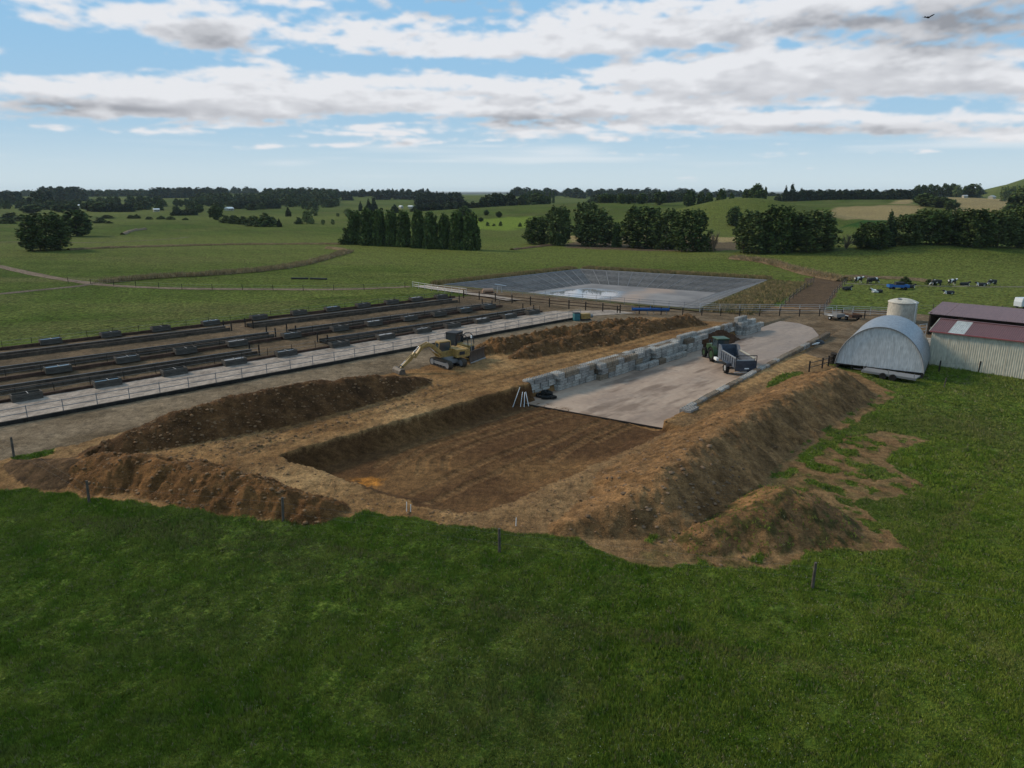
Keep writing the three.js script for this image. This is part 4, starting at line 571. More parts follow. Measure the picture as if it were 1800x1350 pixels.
{ // bulldozer just behind it, blade to the right
  const [x, z] = [-6.09, -79.63], t = thing('bulldozer', 'yellow bulldozer with dark cab and wide earthy blade behind the excavator', 'bulldozer', x, groundAt(x, z) + .02, z, -.5);
  for (const s of [-1, 1]) trackUnit(t, s * .95, 3.1, .95, .55);
  part(t, 'hood', M.yellow, [prof([[.1, .7], [1.75, .7], [1.85, .9], [1.8, 1.75], [.1, 1.85]], .95, 0, .05)]); part(t, 'grille', M.black, [box(.04, .8, .8, 1.87, 1.2, 0)]); part(t, 'chassis', M.dullsteel, [box(3, .5, 1.3, 0, .65, 0)]); for (const s of [-1, 1]) part(t, 'fender', M.yellow, [box(1.7, .3, .6, -.75, 1.2, s * .95)]); part(t, 'fuel_tank', M.yellow, [rbox(.7, .8, 1.3, -1.5, 1.45, 0, .06)]);
  const c = part(t, 'cab', M.black, [box(1.4, .14, 1.5, -.5, 2.98, 0), box(.09, 1.6, .09, -1.15, 2.2, .68), box(.09, 1.6, .09, -1.15, 2.2, -.68), box(.09, 1.6, .09, .12, 2.2, .68), box(.09, 1.6, .09, .12, 2.2, -.68), box(1.3, .55, 1.4, -.5, 1.5, 0)]); part(c, 'windscreen', M.glassBlue, [box(.03, 1.15, 1.3, .12, 2.35, 0)]); for (const s of [-1, 1]) part(c, 'side_window', M.glassBlue, [box(1.2, 1.15, .03, -.5, 2.35, s * .68)]); part(c, 'rear_window', M.glassBlue, [box(.03, 1.1, 1.3, -1.15, 2.35, 0)]);
  for (const s of [-.62, .62]) { const g = []; let p = [.2, 1.75, s]; for (let i = 1; i <= 8; i++) { const a = i / 8 * Math.PI, q = [.95 - Math.cos(a) * .75, 1.75 + Math.pow(Math.sin(a), .6) * 1.25, s]; g.push(bar(p, q, .05)); p = q; } part(t, 'guard_bar', M.black, g); }
  const s = new THREE.Shape(); s.moveTo(2.55, .03); s.quadraticCurveTo(2.2, .65, 2.5, 1.35); s.lineTo(2.58, 1.33); s.quadraticCurveTo(2.32, .65, 2.65, .03); s.closePath(); const g = new THREE.ExtrudeGeometry(s, { depth: 3.2, bevelEnabled: false, curveSegments: 8 }); g.translate(0, 0, -1.6); const b = part(t, 'blade', std([.1, .062, .04], { map: concreteMap, roughness: .8 }), g); part(b, 'blade_edge', M.steel, [box(.06, .12, 3.22, 2.62, .06, 0)]);
  for (const q of [-1, 1]) part(t, 'push_arm', M.yellow, [bar([.3, .55, q * 1.3], [2.4, .4, q * 1.3], .09), bar([1.6, 1.2, q * .5], [2.35, .7, q * .6], .06)]); part(t, 'laser_mast', M.dullsteel, [bar([2.5, 1.1, 1.2], [2.5, 2.9, 1.2], .03)]); part(t, 'receiver', M.white, [cyl(.09, .09, .26, 2.5, 2.95, 1.2)]); part(t, 'ripper', M.black, [box(.3, .3, 1.4, -1.85, .7, 0), box(.15, .7, .1, -1.95, .45, .4), box(.15, .7, .1, -1.95, .45, -.4)]);
}
function wheel(t, r, w, x, y, z, rim = M.steel) { const g = new THREE.TorusGeometry(r * .72, r * .29, 8, 22); g.scale(1, 1, w / (r * .58)); const m = part(t, 'wheel', M.rubber, place(g, x, y, z)); const lug = []; for (let i = 0; i < 18; i++) { const a = i / 18 * Math.PI * 2; lug.push(box(.07, .05, w * .5, x + Math.cos(a) * r, y + Math.sin(a) * r, z + (i % 2 ? .24 : -.24) * w, 0, (i % 2 ? .5 : -.5), a + Math.PI / 2)); } part(m, 'tread', M.rubber, lug); part(m, 'rim', rim, [cyl(r * .5, r * .5, w * .7, x, y, z, Math.PI / 2), cyl(r * .18, r * .18, w * .85, x, y, z, Math.PI / 2)]); return m; }
{
  // spreader: local x forward (to the tractor). Rear faces the camera and the right
  const [rx, rz] = [25.86, -77.34], [fx, fz] = [25.27, -85.7], a = Math.atan2(-(fz - rz), fx - rx), y = .06;
  const t = thing('muck_spreader', 'weathered blue muck spreader wagon with an open rear gate on the pad', 'spreader', rx, y, rz, a);
  const L = 5.6, W = 2.1, lo = 1.0, hi = 2.1; part(t, 'floor', M.spread, [box(L, .12, W - .5, L / 2, lo, 0)]);
  for (const s of [-1, 1]) { const o = [[0, lo], [L, lo], [L, hi + .55], [L - .9, hi + .55], [L - 1.3, hi + .05], [0, hi]], q = part(t, 'side_panel', M.spreadSide, [prof(o, .07, s * W / 2, 0)]); for (let i = 0; i < 7; i++) part(q, 'rib', M.spread, [box(.09, 1.08, .08, .3 + i * .68, lo + .54, s * (W / 2 + .07))]); part(q, 'top_rail', s > 0 ? M.cream : M.dullsteel, [box(L - 1.3, .1, .16, (L - 1.3) / 2, hi + .04, s * W / 2)]); }
  part(t, 'headboard', M.spread, [box(.08, 1.6, W - .1, L - .05, 1.8, 0)]); const gate = part(t, 'rear_gate', std([.04, .05, .075], { map: concreteMap, roughness: .6 }), [box(.06, 1.15, W + .2, -.25, 1.35, 0)]); part(gate, 'gate_frame', M.black, [bar([-.25, .75, -W / 2 - .12], [-.25, 2.5, -W / 2 - .12], .05), bar([-.25, .75, W / 2 + .12], [-.25, 2.5, W / 2 + .12], .05), bar([-.25, 2.5, -W / 2 - .12], [-.25, 2.5, W / 2 + .12], .05)]); part(gate, 'number_plate', M.white, [box(.02, .12, .5, -.295, 1.05, .1)]);
  part(t, 'rear_bumper', M.steel, [box(.08, .1, W + .5, -.3, .62, 0)]); for (const q of [0, 1]) part(t, 'beater', M.dullsteel, [cyl(.16, .16, W, .15, 1.3 + q * .5, 0, Math.PI / 2)]); part(t, 'chassis', M.spread, [box(L + .6, .2, .12, L / 2, .82, .55), box(L + .6, .2, .12, L / 2, .82, -.55), box(.16, .16, W + .2, 2.0, .6, 0)]); for (const s of [-1, 1]) { wheel(t, .62, .45, 2.0, .62, s * (W / 2 + .3)); part(t, 'mudguard', M.spread, [box(1.5, .06, .5, 2, 1.32, s * (W / 2 + .32)), box(.06, .4, .5, 1.25, 1.12, s * (W / 2 + .32), 0, 0, .4)]); }
  part(t, 'drawbar', M.spread, [bar([L + .2, .8, .5], [L + 1.6, .62, 0], .09), bar([L + .2, .8, -.5], [L + 1.6, .62, 0], .09)]); part(t, 'toolbox', M.white, [box(.9, .28, .3, L - .4, .95, -W / 2 - .35)]);
  // tractor in front, x forward, its rear axle at the hitch
  const [c, s] = [Math.cos(a), -Math.sin(a)], tx = rx + c * (L + 2.3), tz = rz + s * (L + 2.3), k = thing('tractor', 'green tractor hitched in front of the blue muck spreader', 'tractor', tx, y, tz, a + .08);
  for (const q of [-1, 1]) { wheel(k, .9, .55, 0, .9, q * .95, M.green); wheel(k, .62, .4, 2.5, .62, q * .85, M.green); const sh = new THREE.Shape(); sh.absarc(0, .9, 1.02, .3, Math.PI - .1, false); sh.absarc(0, .9, .95, Math.PI - .1, .3, true); const g = new THREE.ExtrudeGeometry(sh, { depth: .55, bevelEnabled: false, curveSegments: 10 }); g.translate(0, 0, q * .95 - .275); part(k, 'mudguard', M.green, g); }
  part(k, 'hood', M.green, [prof([[.8, 1.0], [3.1, .95], [3.2, 1.2], [3.1, 1.62], [2.4, 1.78], [.8, 1.86]], .85, 0, .05)]); part(k, 'chassis', M.black, [box(3.2, .5, .5, 1.3, .8, 0), cyl(.12, .12, 1.7, 2.5, .62, 0, Math.PI / 2), cyl(.16, .16, 1.7, 0, .9, 0, Math.PI / 2)]); part(k, 'grille', M.black, [box(.04, .5, .6, 3.18, 1.3, 0)]);
  const cb = part(k, 'cab', M.green, [rbox(1.75, .16, 1.6, .05, 2.86, 0, .06), box(1.4, .35, 1.3, 0, 1.4, 0)]); for (const [px, pz] of [[-.7, .68], [-.7, -.68], [.75, .68], [.75, -.68]]) part(cb, 'pillar', M.black, [bar([px, 1.5, pz], [px * .97, 2.8, pz], .05)]); for (const q of [-1, 1]) part(cb, 'side_window', M.glassBlue, [box(1.35, 1.25, .02, .03, 2.15, q * .68)]); part(cb, 'windscreen', M.glassBlue, [box(.02, 1.2, 1.3, .76, 2.18, 0)]); part(cb, 'rear_window', M.glassBlue, [box(.02, 1.2, 1.3, -.7, 2.18, 0)]); part(k, 'exhaust', M.black, [bar([1.15, 1.8, .5], [1.15, 2.9, .5], .05)]); for (const q of [-1, 1]) part(k, 'mirror', M.black, [box(.06, .35, .2, .85, 2.4, q * 1.0), bar([.78, 2.6, q * .7], [.85, 2.55, q * 1.0], .02)]);
}

// ---------------------------------------------------------------- cattle
const COWS = [[69.5, -148.8], [74.3, -145.8], [88.3, -144.6], [77.6, -161.0], [79.2, -159.7], [80.4, -159.7], [92.4, -156.4], [96.6, -157.7], [99.4, -157.7], [104.9, -157.0], [102.7, -157.0], [84.6, -152.6]];
function animal(bones, size, colorOf) {
  const n = 44, mc = new MarchingCubes(n, new THREE.MeshBasicMaterial(), false, false, 60000); mc.isolation = 0; const f = mc.field;
  for (let k = 0; k < n; k++) for (let j = 0; j < n; j++) for (let i = 0; i < n; i++) { const p = [i, j, k].map((q, a) => ((q - n / 2) / (n / 2)) * size + [0, .7, 0][a]); let d = 9; for (const [a, b, r, s] of bones) { const ab = b.map((q, e) => q - a[e]), ap = p.map((q, e) => q - a[e]), L = ab[0] ** 2 + ab[1] ** 2 + ab[2] ** 2 || 1e-6, t = clamp((ap[0] * ab[0] + ap[1] * ab[1] + ap[2] * ab[2]) / L), e = Math.hypot(ap[0] - ab[0] * t, ap[1] - ab[1] * t, ap[2] - ab[2] * t) - mix(r, s, t), h = clamp(.5 + .5 * (d - e) / .09); d = mix(d, e, h) - .09 * h * (1 - h); } f[i + n * j + n * n * k] = -d; }
  mc.update(); const c = mc.count, P = mc.positionArray.slice(0, c * 3), N = mc.normalArray.slice(0, c * 3), C = new Float32Array(c * 3); for (let i = 0; i < c; i++) { P[i * 3] *= size; P[i * 3 + 1] = P[i * 3 + 1] * size + .7; P[i * 3 + 2] *= size; C.set(colorOf(P[i * 3], P[i * 3 + 1], P[i * 3 + 2]), i * 3); }
  const g = new THREE.BufferGeometry(); g.setAttribute('position', new THREE.BufferAttribute(P, 3)); g.setAttribute('normal', new THREE.BufferAttribute(N, 3)); g.setAttribute('color', new THREE.BufferAttribute(C, 3)); return g;
}
{
  const B = [.02, .019, .018], Wt = [.62, .6, .56], coat = (s, thr) => (x, y, z) => (vn(x * 2.2 + s, y * 2 + z * 1.2 + s * 3) > thr ? Wt : B);
  const legs = (bend) => [[.62, .2], [.62, -.2], [-.72, .22], [-.72, -.22]].flatMap(([x, z], i) => (i < 2 ? [[[x, .75, z], [x + .03, .42, z], .13, .08], [[x + .03, .42, z], [x, .05, z], .075, .055]] : [[[x, .9, z], [x + .12, .62, z], .19, .12], [[x + .12, .62, z], [x - .12, .42, z], .11, .075], [[x - .12, .42, z], [x - .06, .05, z], .07, .055]]));
  const body = (y) => [[[-.75, y, 0], [0, y - .06, 0], .31, .39], [[0, y - .06, 0], [.65, y, 0], .39, .3], [[-.95, y + .12, 0], [-1.02, y - .5, 0], .035, .03], [[-.35, y - .28, 0], [-.45, y - .34, 0], .16, .12]];
  const head = (x, y, dx, dy) => [[[.7, y[0], 0], [x, y[1], 0], .22, .15], [[x, y[1], 0], [x + dx, y[1] + dy, 0], .15, .085], [[x, y[1] + .08, .1], [x - .05, y[1] + .12, .24], .04, .04], [[x, y[1] + .08, -.1], [x - .05, y[1] + .12, -.24], .04, .04]];
  const stand = [...body(1.05), ...legs(), ...head(1.22, [1.12, 1.3], .34, -.2)], graze = [...body(1.05), ...legs(), ...head(1.2, [1.05, .5], .18, -.3)], lie = [...body(.38), [[.55, .2, .3], [.85, .1, .32], .12, .07], [[.55, .2, -.3], [.8, .1, -.34], .12, .07], [[-.6, .22, .34], [-.2, .12, .44], .19, .08], ...head(1.15, [.5, .75], .32, -.12)];
  const mat = new THREE.MeshStandardMaterial({ vertexColors: true, roughness: .85 }), G = [animal(lie, 1.5, coat(1, .78)), animal(stand, 1.5, coat(4, .62)), animal(graze, 1.5, coat(9, .7)), animal(lie, 1.5, coat(7, .5))];
  [[0, .2, 'black cow lying nearest the dirt lane'], [3, 2.9, 'black and white cow lying left of the blue feed wagon'], [0, 3.2, 'black cow lying alone behind the tank and barn'], [1, .3, 'black and white cow standing near the lane end, leftmost of the standing row'], [2, 1.2, 'black cow grazing second in the row near the lane'], [2, .2, 'black cow grazing third in the row near the lane'], [2, 3, 'white and black cow right of the dark bushes'], [1, .3, 'black cow standing between the bushes and the far right cows'], [0, .1, 'black cow lying along the far paddock fence'], [2, 3.3, 'black cow grazing far right along the paddock fence'], [0, 3, 'black cow lying second from the right along the paddock fence'], [0, .1, 'black cow lying beside the right end of the blue feed wagon']].forEach(([k, a, l], i) => {
    const [x, z] = COWS[i], m = new THREE.Mesh(G[k], mat); m.name = numbered('cow'); m.position.set(x, groundAt(x, z) - .02, z); m.rotation.y = a; m.scale.setScalar(1.05); scene.add(m); tag(m, l, 'cow', 'cows in the paddock'); });
  // blue feed wagon among the cows
  const [x, z] = [81.09, -150.7], t = thing('feed_wagon', 'low blue feed wagon standing among the cows', 'wagon', x, groundAt(x, z), z, -.1); part(t, 'tray', M.blue, [box(4, .1, 1.6, 0, .5, 0), box(4, .5, .06, 0, .75, .8), box(4, .5, .06, 0, .75, -.8), box(.06, .5, 1.6, 2, .75, 0), box(.06, .5, 1.6, -2, .75, 0)]); part(t, 'hay_rack', M.black, [box(1.7, .9, 1, .2, 1.1, 0)]); for (const [a, b] of [[-1.2, .85], [1.2, .85], [-1.2, -.85], [1.2, -.85]]) part(t, 'wheel', M.rubber, [cyl(.32, .32, .2, a, .32, b, Math.PI / 2)]); part(t, 'drawbar', M.black, [bar([-2, .45, 0], [-3.2, .35, 0], .05)]);
  // parked white van at the right edge
  const [vx, vz] = [91.63, -126.58], v = thing('parked_van', 'pale grey parked vehicle cut off by the right edge of the photo', 'van', vx, groundAt(vx, vz), vz, .2); part(v, 'body', std([.5, .53, .56], { roughness: .35 }), [prof([[-2.2, .4], [2.3, .4], [2.35, .9], [1.6, 1.15], [.9, 1.85], [-2.1, 1.9], [-2.25, 1.2]], 1.75, 0, .08)]); for (const s of [-1, 1]) { part(v, 'side_window', M.glassBlue, [prof([[-1.9, 1.2], [1.1, 1.2], [.75, 1.7], [-1.9, 1.72]], .02, s * .88, 0)]); for (const q of [-1.4, 1.5]) part(v, 'wheel', M.rubber, [cyl(.33, .33, .2, q, .33, s * .8, Math.PI / 2)]); }
  // bird, wings spread
  const b = thing('bird', 'small dark bird in flight high in the cloudy sky', 'bird', 37.0, 35.0, -70, .4); part(b, 'body', M.darkpost, [place(new THREE.SphereGeometry(.1, 10, 8).scale(2.2, .8, .8), 0, 0, 0)]); for (const s of [-1, 1]) part(b, 'wing', M.darkpost, place(new THREE.SphereGeometry(.3, 8, 6).scale(.42, .06, 1.1), 0, .06, s * .32, s * -.3)); part(b, 'tail', M.darkpost, place(new THREE.ConeGeometry(.09, .26, 6).scale(1, 1, .4), -.3, 0, 0, 0, 0, -1.57));
}

// ---------------------------------------------------------------- trees
const leafMat = (c) => new THREE.MeshPhysicalMaterial({ color: new THREE.Color().setRGB(...c), vertexColors: true, roughness: .9, specularIntensity: .2, side: THREE.DoubleSide });
const LEAF = { dark: leafMat([.06, .084, .024]), poplar: leafMat([.066, .094, .026]), willow: leafMat([.078, .102, .032]), light: leafMat([.13, .165, .06]), pine: leafMat([.034, .05, .02]), far: leafMat([.045, .064, .026]) };
const barkMat = std([.07, .055, .042], { roughness: .95 });
// leaf-sized faces gathered in clumps inside an outline: prof(t) is the crown's half width at height t (0 foot, 1 top), for a crown one metre high and one metre wide
function crownGeo(seed, profile, clumps, per, leaf, cr, y0 = 0) {
  const r = rng(seed), P = [], C = [], N = []; const w = (t) => { const q = t * (profile.length - 1), i = Math.min(profile.length - 2, Math.floor(q)); return mix(profile[i], profile[i + 1], q - i); };
  for (let c = 0; c < clumps; c++) {
    let t = r(); for (let k = 0; k < 4 && r() > w(t) * 2 + .15; k++) t = r(); const a = r() * 6.2832, d = w(t) * (.35 + .65 * Math.sqrt(r())) * (.86 + .28 * r()), cx = Math.cos(a) * d, cz = Math.sin(a) * d, cy = y0 + t * (1 - y0), tone = .72 + .56 * r(), rad = cr * (.6 + .8 * r());
    for (let i = 0; i < per; i++) {
      const b = r() * 6.2832, e = r() * 2 - 1, q = rad * Math.cbrt(r()), s = Math.sqrt(1 - e * e), x = cx + Math.cos(b) * s * q, y = Math.max(.004, cy + e * q * 1.25), z = cz + Math.sin(b) * s * q;
      const l = leaf * (.6 + .8 * r()), f1 = r() * 6.2832, f2 = (r() - .5) * 3, ux = Math.cos(f1) * l, uz = Math.sin(f1) * l, vx = -Math.sin(f1) * Math.cos(f2) * l * .7, vy = Math.sin(f2) * l * .55, vz = Math.cos(f1) * Math.cos(f2) * l * .7, k = tone * (.85 + .3 * r());
      P.push(x - ux, y - vy * .3, z - uz, x + vx, y + vy, z + vz, x + ux, y - vy * .3, z + uz, x - ux, y - vy * .3, z - uz, x + ux, y - vy * .3, z + uz, x - vx, y - vy, z - vz); for (let m = 0; m < 6; m++) C.push(k, k, k * .95);
    }
  }
  const g = new THREE.BufferGeometry(); g.setAttribute('position', new THREE.Float32BufferAttribute(P, 3)); g.setAttribute('color', new THREE.Float32BufferAttribute(C, 3)); g.computeVertexNormals(); return g;
}
const trunkGeo = (seed, top, limbs, r0 = .02) => { const r = rng(seed), g = [bar([0, -.02, 0], [0, top, 0], r0, 7, r0 * .5)]; for (let i = 0; i < limbs; i++) { const a = r() * 6.28, y = top * (.35 + .55 * r()); g.push(bar([0, y, 0], [Math.cos(a) * .28, y + .2 + .15 * r(), Math.sin(a) * .28], r0 * .5, 5, r0 * .15)); } return mergeGeometries(g); };
const TREE = {};
function kind(name, mats, list, trunk) { TREE[name] = { mats, crowns: list, trunk }; }
kind('poplar', [LEAF.poplar], [1, 2, 3].map((s) => crownGeo(40 + s, [.46, .52, .5, .42, .39, .4, .38, .36, .31, .2], 260, 22, .06, .1)), trunkGeo(1, .6, 0, .03));
kind('willow', [LEAF.willow, LEAF.dark], [1, 2, 3].map((s) => crownGeo(50 + s, [.34, .46, .5, .5, .5, .48, .45, .4, .28], 260, 24, .038, .075, .04)), mergeGeometries([[-.22, 1], [.2, -1], [0, .6], [.08, -.5]].map(([x, z]) => bar([x, -.02, z * .18], [x * 1.2, .5, z * .2], .014, 6, .007))));
kind('round', [LEAF.dark, LEAF.poplar], [1, 2].map((s) => crownGeo(60 + s, [.1, .4, .5, .49, .45, .36, .2], 120, 15, .075, .12, .08)), trunkGeo(3, .55, 5, .03));
kind('conifer', [LEAF.pine], [1, 2].map((s) => crownGeo(70 + s, [.42, .46, .44, .4, .33, .24, .12, .03], 110, 14, .07, .1)), trunkGeo(4, .8, 2, .025));
kind('light', [LEAF.light], [1, 2].map((s) => crownGeo(80 + s, [.2, .42, .5, .46, .36, .18], 100, 13, .065, .12, .05)), trunkGeo(5, .6, 4, .025));
kind('bush', [LEAF.dark, LEAF.willow], [1, 2].map((s) => crownGeo(90 + s, [.5, .5, .44, .3, .12], 80, 13, .08, .13)), trunkGeo(6, .4, 4, .03));
let treeNo = 0;
function tree(k, [x, z, h, w], label, group, name = 'tree', category = 'tree') {
  const K = TREE[k], i = treeNo++, r = rng(500 + i), t = thing(name, label, category, x, natural(x, z) - .05, z, r() * 6.28, group);
  part(t, 'trunk', barkMat, K.trunk); part(t, 'crown', K.mats[i % K.mats.length], K.crowns[i % K.crowns.length]); t.scale.set(w * (.94 + .12 * r()), h, w * (.94 + .12 * r())); return t;
}
{
  const pop = 'poplars in the row', ord = ['first', 'second', 'third', 'fourth', 'fifth', 'sixth', 'seventh', 'eighth', 'ninth', 'tenth'];
  [[-61.82, -288.97, 12.28, 5.98], [-55.74, -283.15, 12.86, 5.41], [-50.7, -279.72, 12.53, 5.34], [-45.53, -277.44, 12.59, 4.86], [-40.49, -274.08, 12.06, 4.8], [-34.44, -268.56, 12.42, 4.7], [-29.46, -265.31, 12.31, 4.65], [-24.29, -263.14, 11.38, 4.61], [-19.32, -259.96, 12.27, 4.76], [-14.33, -257.84, 12.33, 4.93]].forEach((q, i) => tree('poplar', [q[0], q[1], q[2], q[3] * (1.05 + .2 * hashAt(i, 9))], ord[i] + ' dark poplar from the left in the straight poplar row', pop, 'poplar_tree'));
  tree('bush', [-65.43, -288.97, 5.73, 6.44], 'low dark bush at the left end of the poplar row', undefined, 'bush', 'bush');
  tree('willow', [-163.74, -255.79, 12.23, 15.07], 'large broad dark tree standing alone at the left of the pasture'); tree('round', [-206.31, -346.89, 11.27, 12.13], 'round dark tree just behind the large left tree');
  const wil = 'big trees along the stream';
  [[[10.15, -288.97, 10.09, 10.12], 'rounded dark tree at the left end of the stream trees'], [[17.92, -283.15, 14.12, 9.46], 'tall upright tree second from left of the stream trees'], [[33.33, -329.08, 14.6, 12.04], 'tall tree behind the gap of the left stream trees'], [[31.69, -279.72, 13.14, 14.24], 'wide tree with trunks showing beside the small thin tree'], [[47.69, -267.49, 14.18, 14.48], 'tall left tree of the wide dark clump at the centre right'], [[54.51, -260.01, 13.24, 11.18], 'middle tree of the wide dark clump at the centre right'], [[59.53, -243.73, 12.97, 12.81], 'right tree of the wide dark clump at the centre right'], [[74.57, -223.99, 12.04, 11.07], 'left tree of the dark pair below the green mound'], [[80.79, -221.37, 13.12, 10.58], 'right tree of the dark pair below the green mound'], [[91.17, -220.62, 11.37, 13.71], 'wide upright tree right of the dark pair'], [[108.09, -219.04, 7.45, 10.12], 'rounded tree right of the bare shrubs'], [[120.72, -224.67, 8.51, 10.02], 'low spreading tree beside the dark clipped conifer'], [[128.6, -225.62, 9.73, 10.79], 'large tree at the middle of the right hand tree line'], [[135.3, -226.52, 10.1, 8.66], 'large tree with pale trunk gaps in the right tree line'], [[139.18, -220.98, 10.4, 11.62], 'broad tree in the right tree line before the field edge'], [[148.3, -222.7, 10.62, 9.94], 'upright tree near the right end of the tree line'], [[157.56, -224.4, 11.92, 10.01], 'last tree of the line at the right edge of the photo']].forEach(([q, l]) => tree('willow', q, l, wil, 'stream_tree'));
  tree('poplar', [39.42, -274.08, 8.51, 3.49], 'small thin upright tree between two wide clumps'); tree('bush', [64.03, -239.87, 4.42, 4.97], 'low dark bush at the foot of the wide clump', undefined, 'bush', 'bush'); tree('conifer', [113.97, -220.93, 10, 4.58], 'dark clipped conifer standing above the right tree line'); tree('round', [117.3, -387.77, 8.99, 8.01], 'dark tree on the slope of the green mound'); tree('bush', [107.13, -351.21, 3.11, 2.51], 'small bush low on the green mound', undefined, 'bush', 'bush');
  [[[311.93, -556.97, 8.62, 14.15], 'round tree on the ridge between the tan fields'], [[313.77, -541.4, 6.82, 15.48], 'grey green tree beside the ridge tree between the tan fields'], [[310.75, -521.88, 6.07, 9.12], 'small right tree between the tan fields'], [[318.12, -457.83, 17.27, 16], 'tall dark tree mass at the right edge above the tree line'], [[293.78, -435.89, 9.15, 10.39], 'dark tree left of the tall mass at the right edge']].forEach(([q, l]) => tree('round', q, l, 'trees among the tan fields'));
  // bare shrubs
  for (const [q, l] of [[[64.64, -233.16, 6.4, 2.97], 'bare grey brown tree right of the wide dark clump'], [[100.16, -218.04, 4.47, 5.21], 'bare branching shrub left of the rounded tree']]) { const [x, z, h, w] = q, t = thing('bare_tree', l, 'tree', x, natural(x, z), z, 0, 'bare trees'), r = rng(Math.round(x)), g = []; for (let i = 0; i < 30; i++) { const a = r() * 6.28, e = .35 + r() * .65, y = h * (.1 + .4 * r()), p = [Math.cos(a) * w * .5 * e, h * (.45 + .5 * r()), Math.sin(a) * w * .5 * e]; g.push(bar([0, y * .4, 0], p, .09, 4, .03)); for (let k = 0; k < 3; k++) g.push(bar(p.map((c, m) => c * (m === 1 ? .8 : .7)), [p[0] + (r() - .5) * 2, p[1] + r() * 1.2, p[2] + (r() - .5) * 2], .05, 3, .02)); } part(t, 'branches', std([.12, .095, .07], { roughness: .95 }), g); }
  // paddock bushes by the cows
  [[[87.05, -159.02, 1.58, 2.54], 'dark leafy bush beside the cows'], [[92.21, -159.02, 1.2, 1.27], 'small bush right of the leafy bush by the cows'], [[92.23, -157.07, 1.36, 1.26], 'small second bush right of the leafy bush by the cows']].forEach(([q, l]) => tree('bush', q, l, 'bushes by the cows', 'bush', 'bush'));
  // scattered trees on the plain, left
  const plain = [['conifer', [[-604.16, -935.11, 19.42, 19.3], [-593.14, -931.39, 20.8, 19.22], [-604.42, -965.65, 19.37, 18.4]], 'dark conifer in the clump on the left plain'], ['round', [[-620.49, -1115.79, 11.58, 12.4], [-582.99, -1071.91, 13.57, 10.21], [-596.42, -1115.79, 12.39, 10.63], [-553.26, -1071.91, 13.55, 13.61], [-558.1, -1111.34, 14.05, 12.35], [-526.84, -1071.91, 12.74, 11.06], [-513.63, -1071.91, 13.53, 12.76], [-487.2, -1071.91, 9.53, 8.51], [-463.64, -1033.87, 9.19, 7.39], [-472.34, -1071.91, 9.51, 8.51], [-499.54, -1152.23, 11.95, 7.32], [-464.65, -1106.91, 12.37, 12.3], [-437.56, -1067.64, 11.92, 11.86]], 'small round tree in the row across the left plain'], ['round', [[-315.31, -691.78, 6.18, 6.04], [-300.51, -708.69, 6.89, 7.31], [-210.99, -523.96, 9.02, 9.16], [-442.24, -774.21, 9.21, 18.44], [-421.34, -752.73, 8.94, 15.54], [-453.39, -694.55, 7.22, 16.54], [-448.15, -731.84, 7.08, 15.11], [-463.16, -774.21, 6.9, 14.75]], 'dark tree on the mid left plain beyond the large left tree'], ['bush', [[-374.58, -549.89, 4.52, 14.85], [-351.74, -528.16, 3.94, 12.58], [-336.66, -489.19, 3.65, 10.1], [-279.29, -497.16, 3.37, 9.48], [-315.41, -572.52, 2.57, 9.09], [-268.42, -489.19, 1.41, 4.66], [-296.81, -572.52, 2.56, 5.46], [-292.38, -572.52, 2.99, 6.37], [-270.49, -547.7, 2.06, 5.22], [-261.58, -547.7, 2.46, 6.09], [-249.35, -536.77, 2.39, 5.97], [-233.83, -526.06, 1.53, 4.18], [-310.91, -708.69, 4.24, 11.25]], 'low bush on the mid left plain'], ['bush', [[-185.82, -477.52, 4.26, 8.34], [-177.06, -467.99, 4.92, 8.18], [-168.55, -460.48, 4.47, 8.05], [-156.74, -444.05, 5.7, 9.17], [-147.14, -436.93, 7.24, 10.41], [-147.01, -451.29, 4.74, 5.74], [-134.98, -464.26, 3.84, 5.16]], 'rounded bush in the scrub patch left of the poplars'], ['light', [[-131.67, -471.83, 7.42, 6.75], [-126.7, -464.26, 3.45, 3.69], [-165.65, -615.79, 5.96, 7.82], [-117.14, -455, 3.1, 2.53], [-111.14, -455, 3.06, 2.53], [-129.64, -582.2, 5.64, 6.47], [-138.84, -586.87, 2.64, 2.8]], 'pale green young tree left of the poplars'], ['conifer', [[-181.19, -596.19, 7.1, 5.21], [-136.47, -429.92, 4.52, 3.42], [-143.56, -738, 12.12, 7.03], [-137.31, -735.06, 12.59, 8.17], [-158.33, -771.28, 9.74, 4.9], [-100.83, -633.87, 7.11, 8.05], [-112.9, -561.54, 3.78, 3.12]], 'dark upright tree on the plain behind the poplars'], ['round', [[-33.81, -526.9, 6.69, 8.37], [-18.48, -531.34, 3.54, 3.8], [-9.04, -508.1, 3.77, 4.44], [-20.04, -470.24, 2.47, 3.36]], 'single round tree on the slope right of the poplars'], ['bush', [[-14.06, -421.43, 2.21, 2.01], [-10.47, -421.43, 1.23, 2.01], [-6.54, -421.43, 2.49, 2.01], [4.51, -414.67, 2.18, 1.98]], 'tiny bush on the sunlit paddock right of the poplars']];
  const fromLeft = (list) => [...list].sort((a, b) => a[0] / -a[1] - b[0] / -b[1]), nth = ['first', 'second', 'third', 'fourth', 'fifth', 'sixth', 'seventh', 'eighth', 'ninth', 'tenth', 'eleventh', 'twelfth', 'thirteenth'];
  for (const [k, list, l] of plain) fromLeft(list).forEach((q, i) => tree(k, q, nth[i] + ' ' + l + ', from left', l, k === 'bush' ? 'bush' : 'plain_tree', k === 'bush' ? 'bush' : 'tree'));
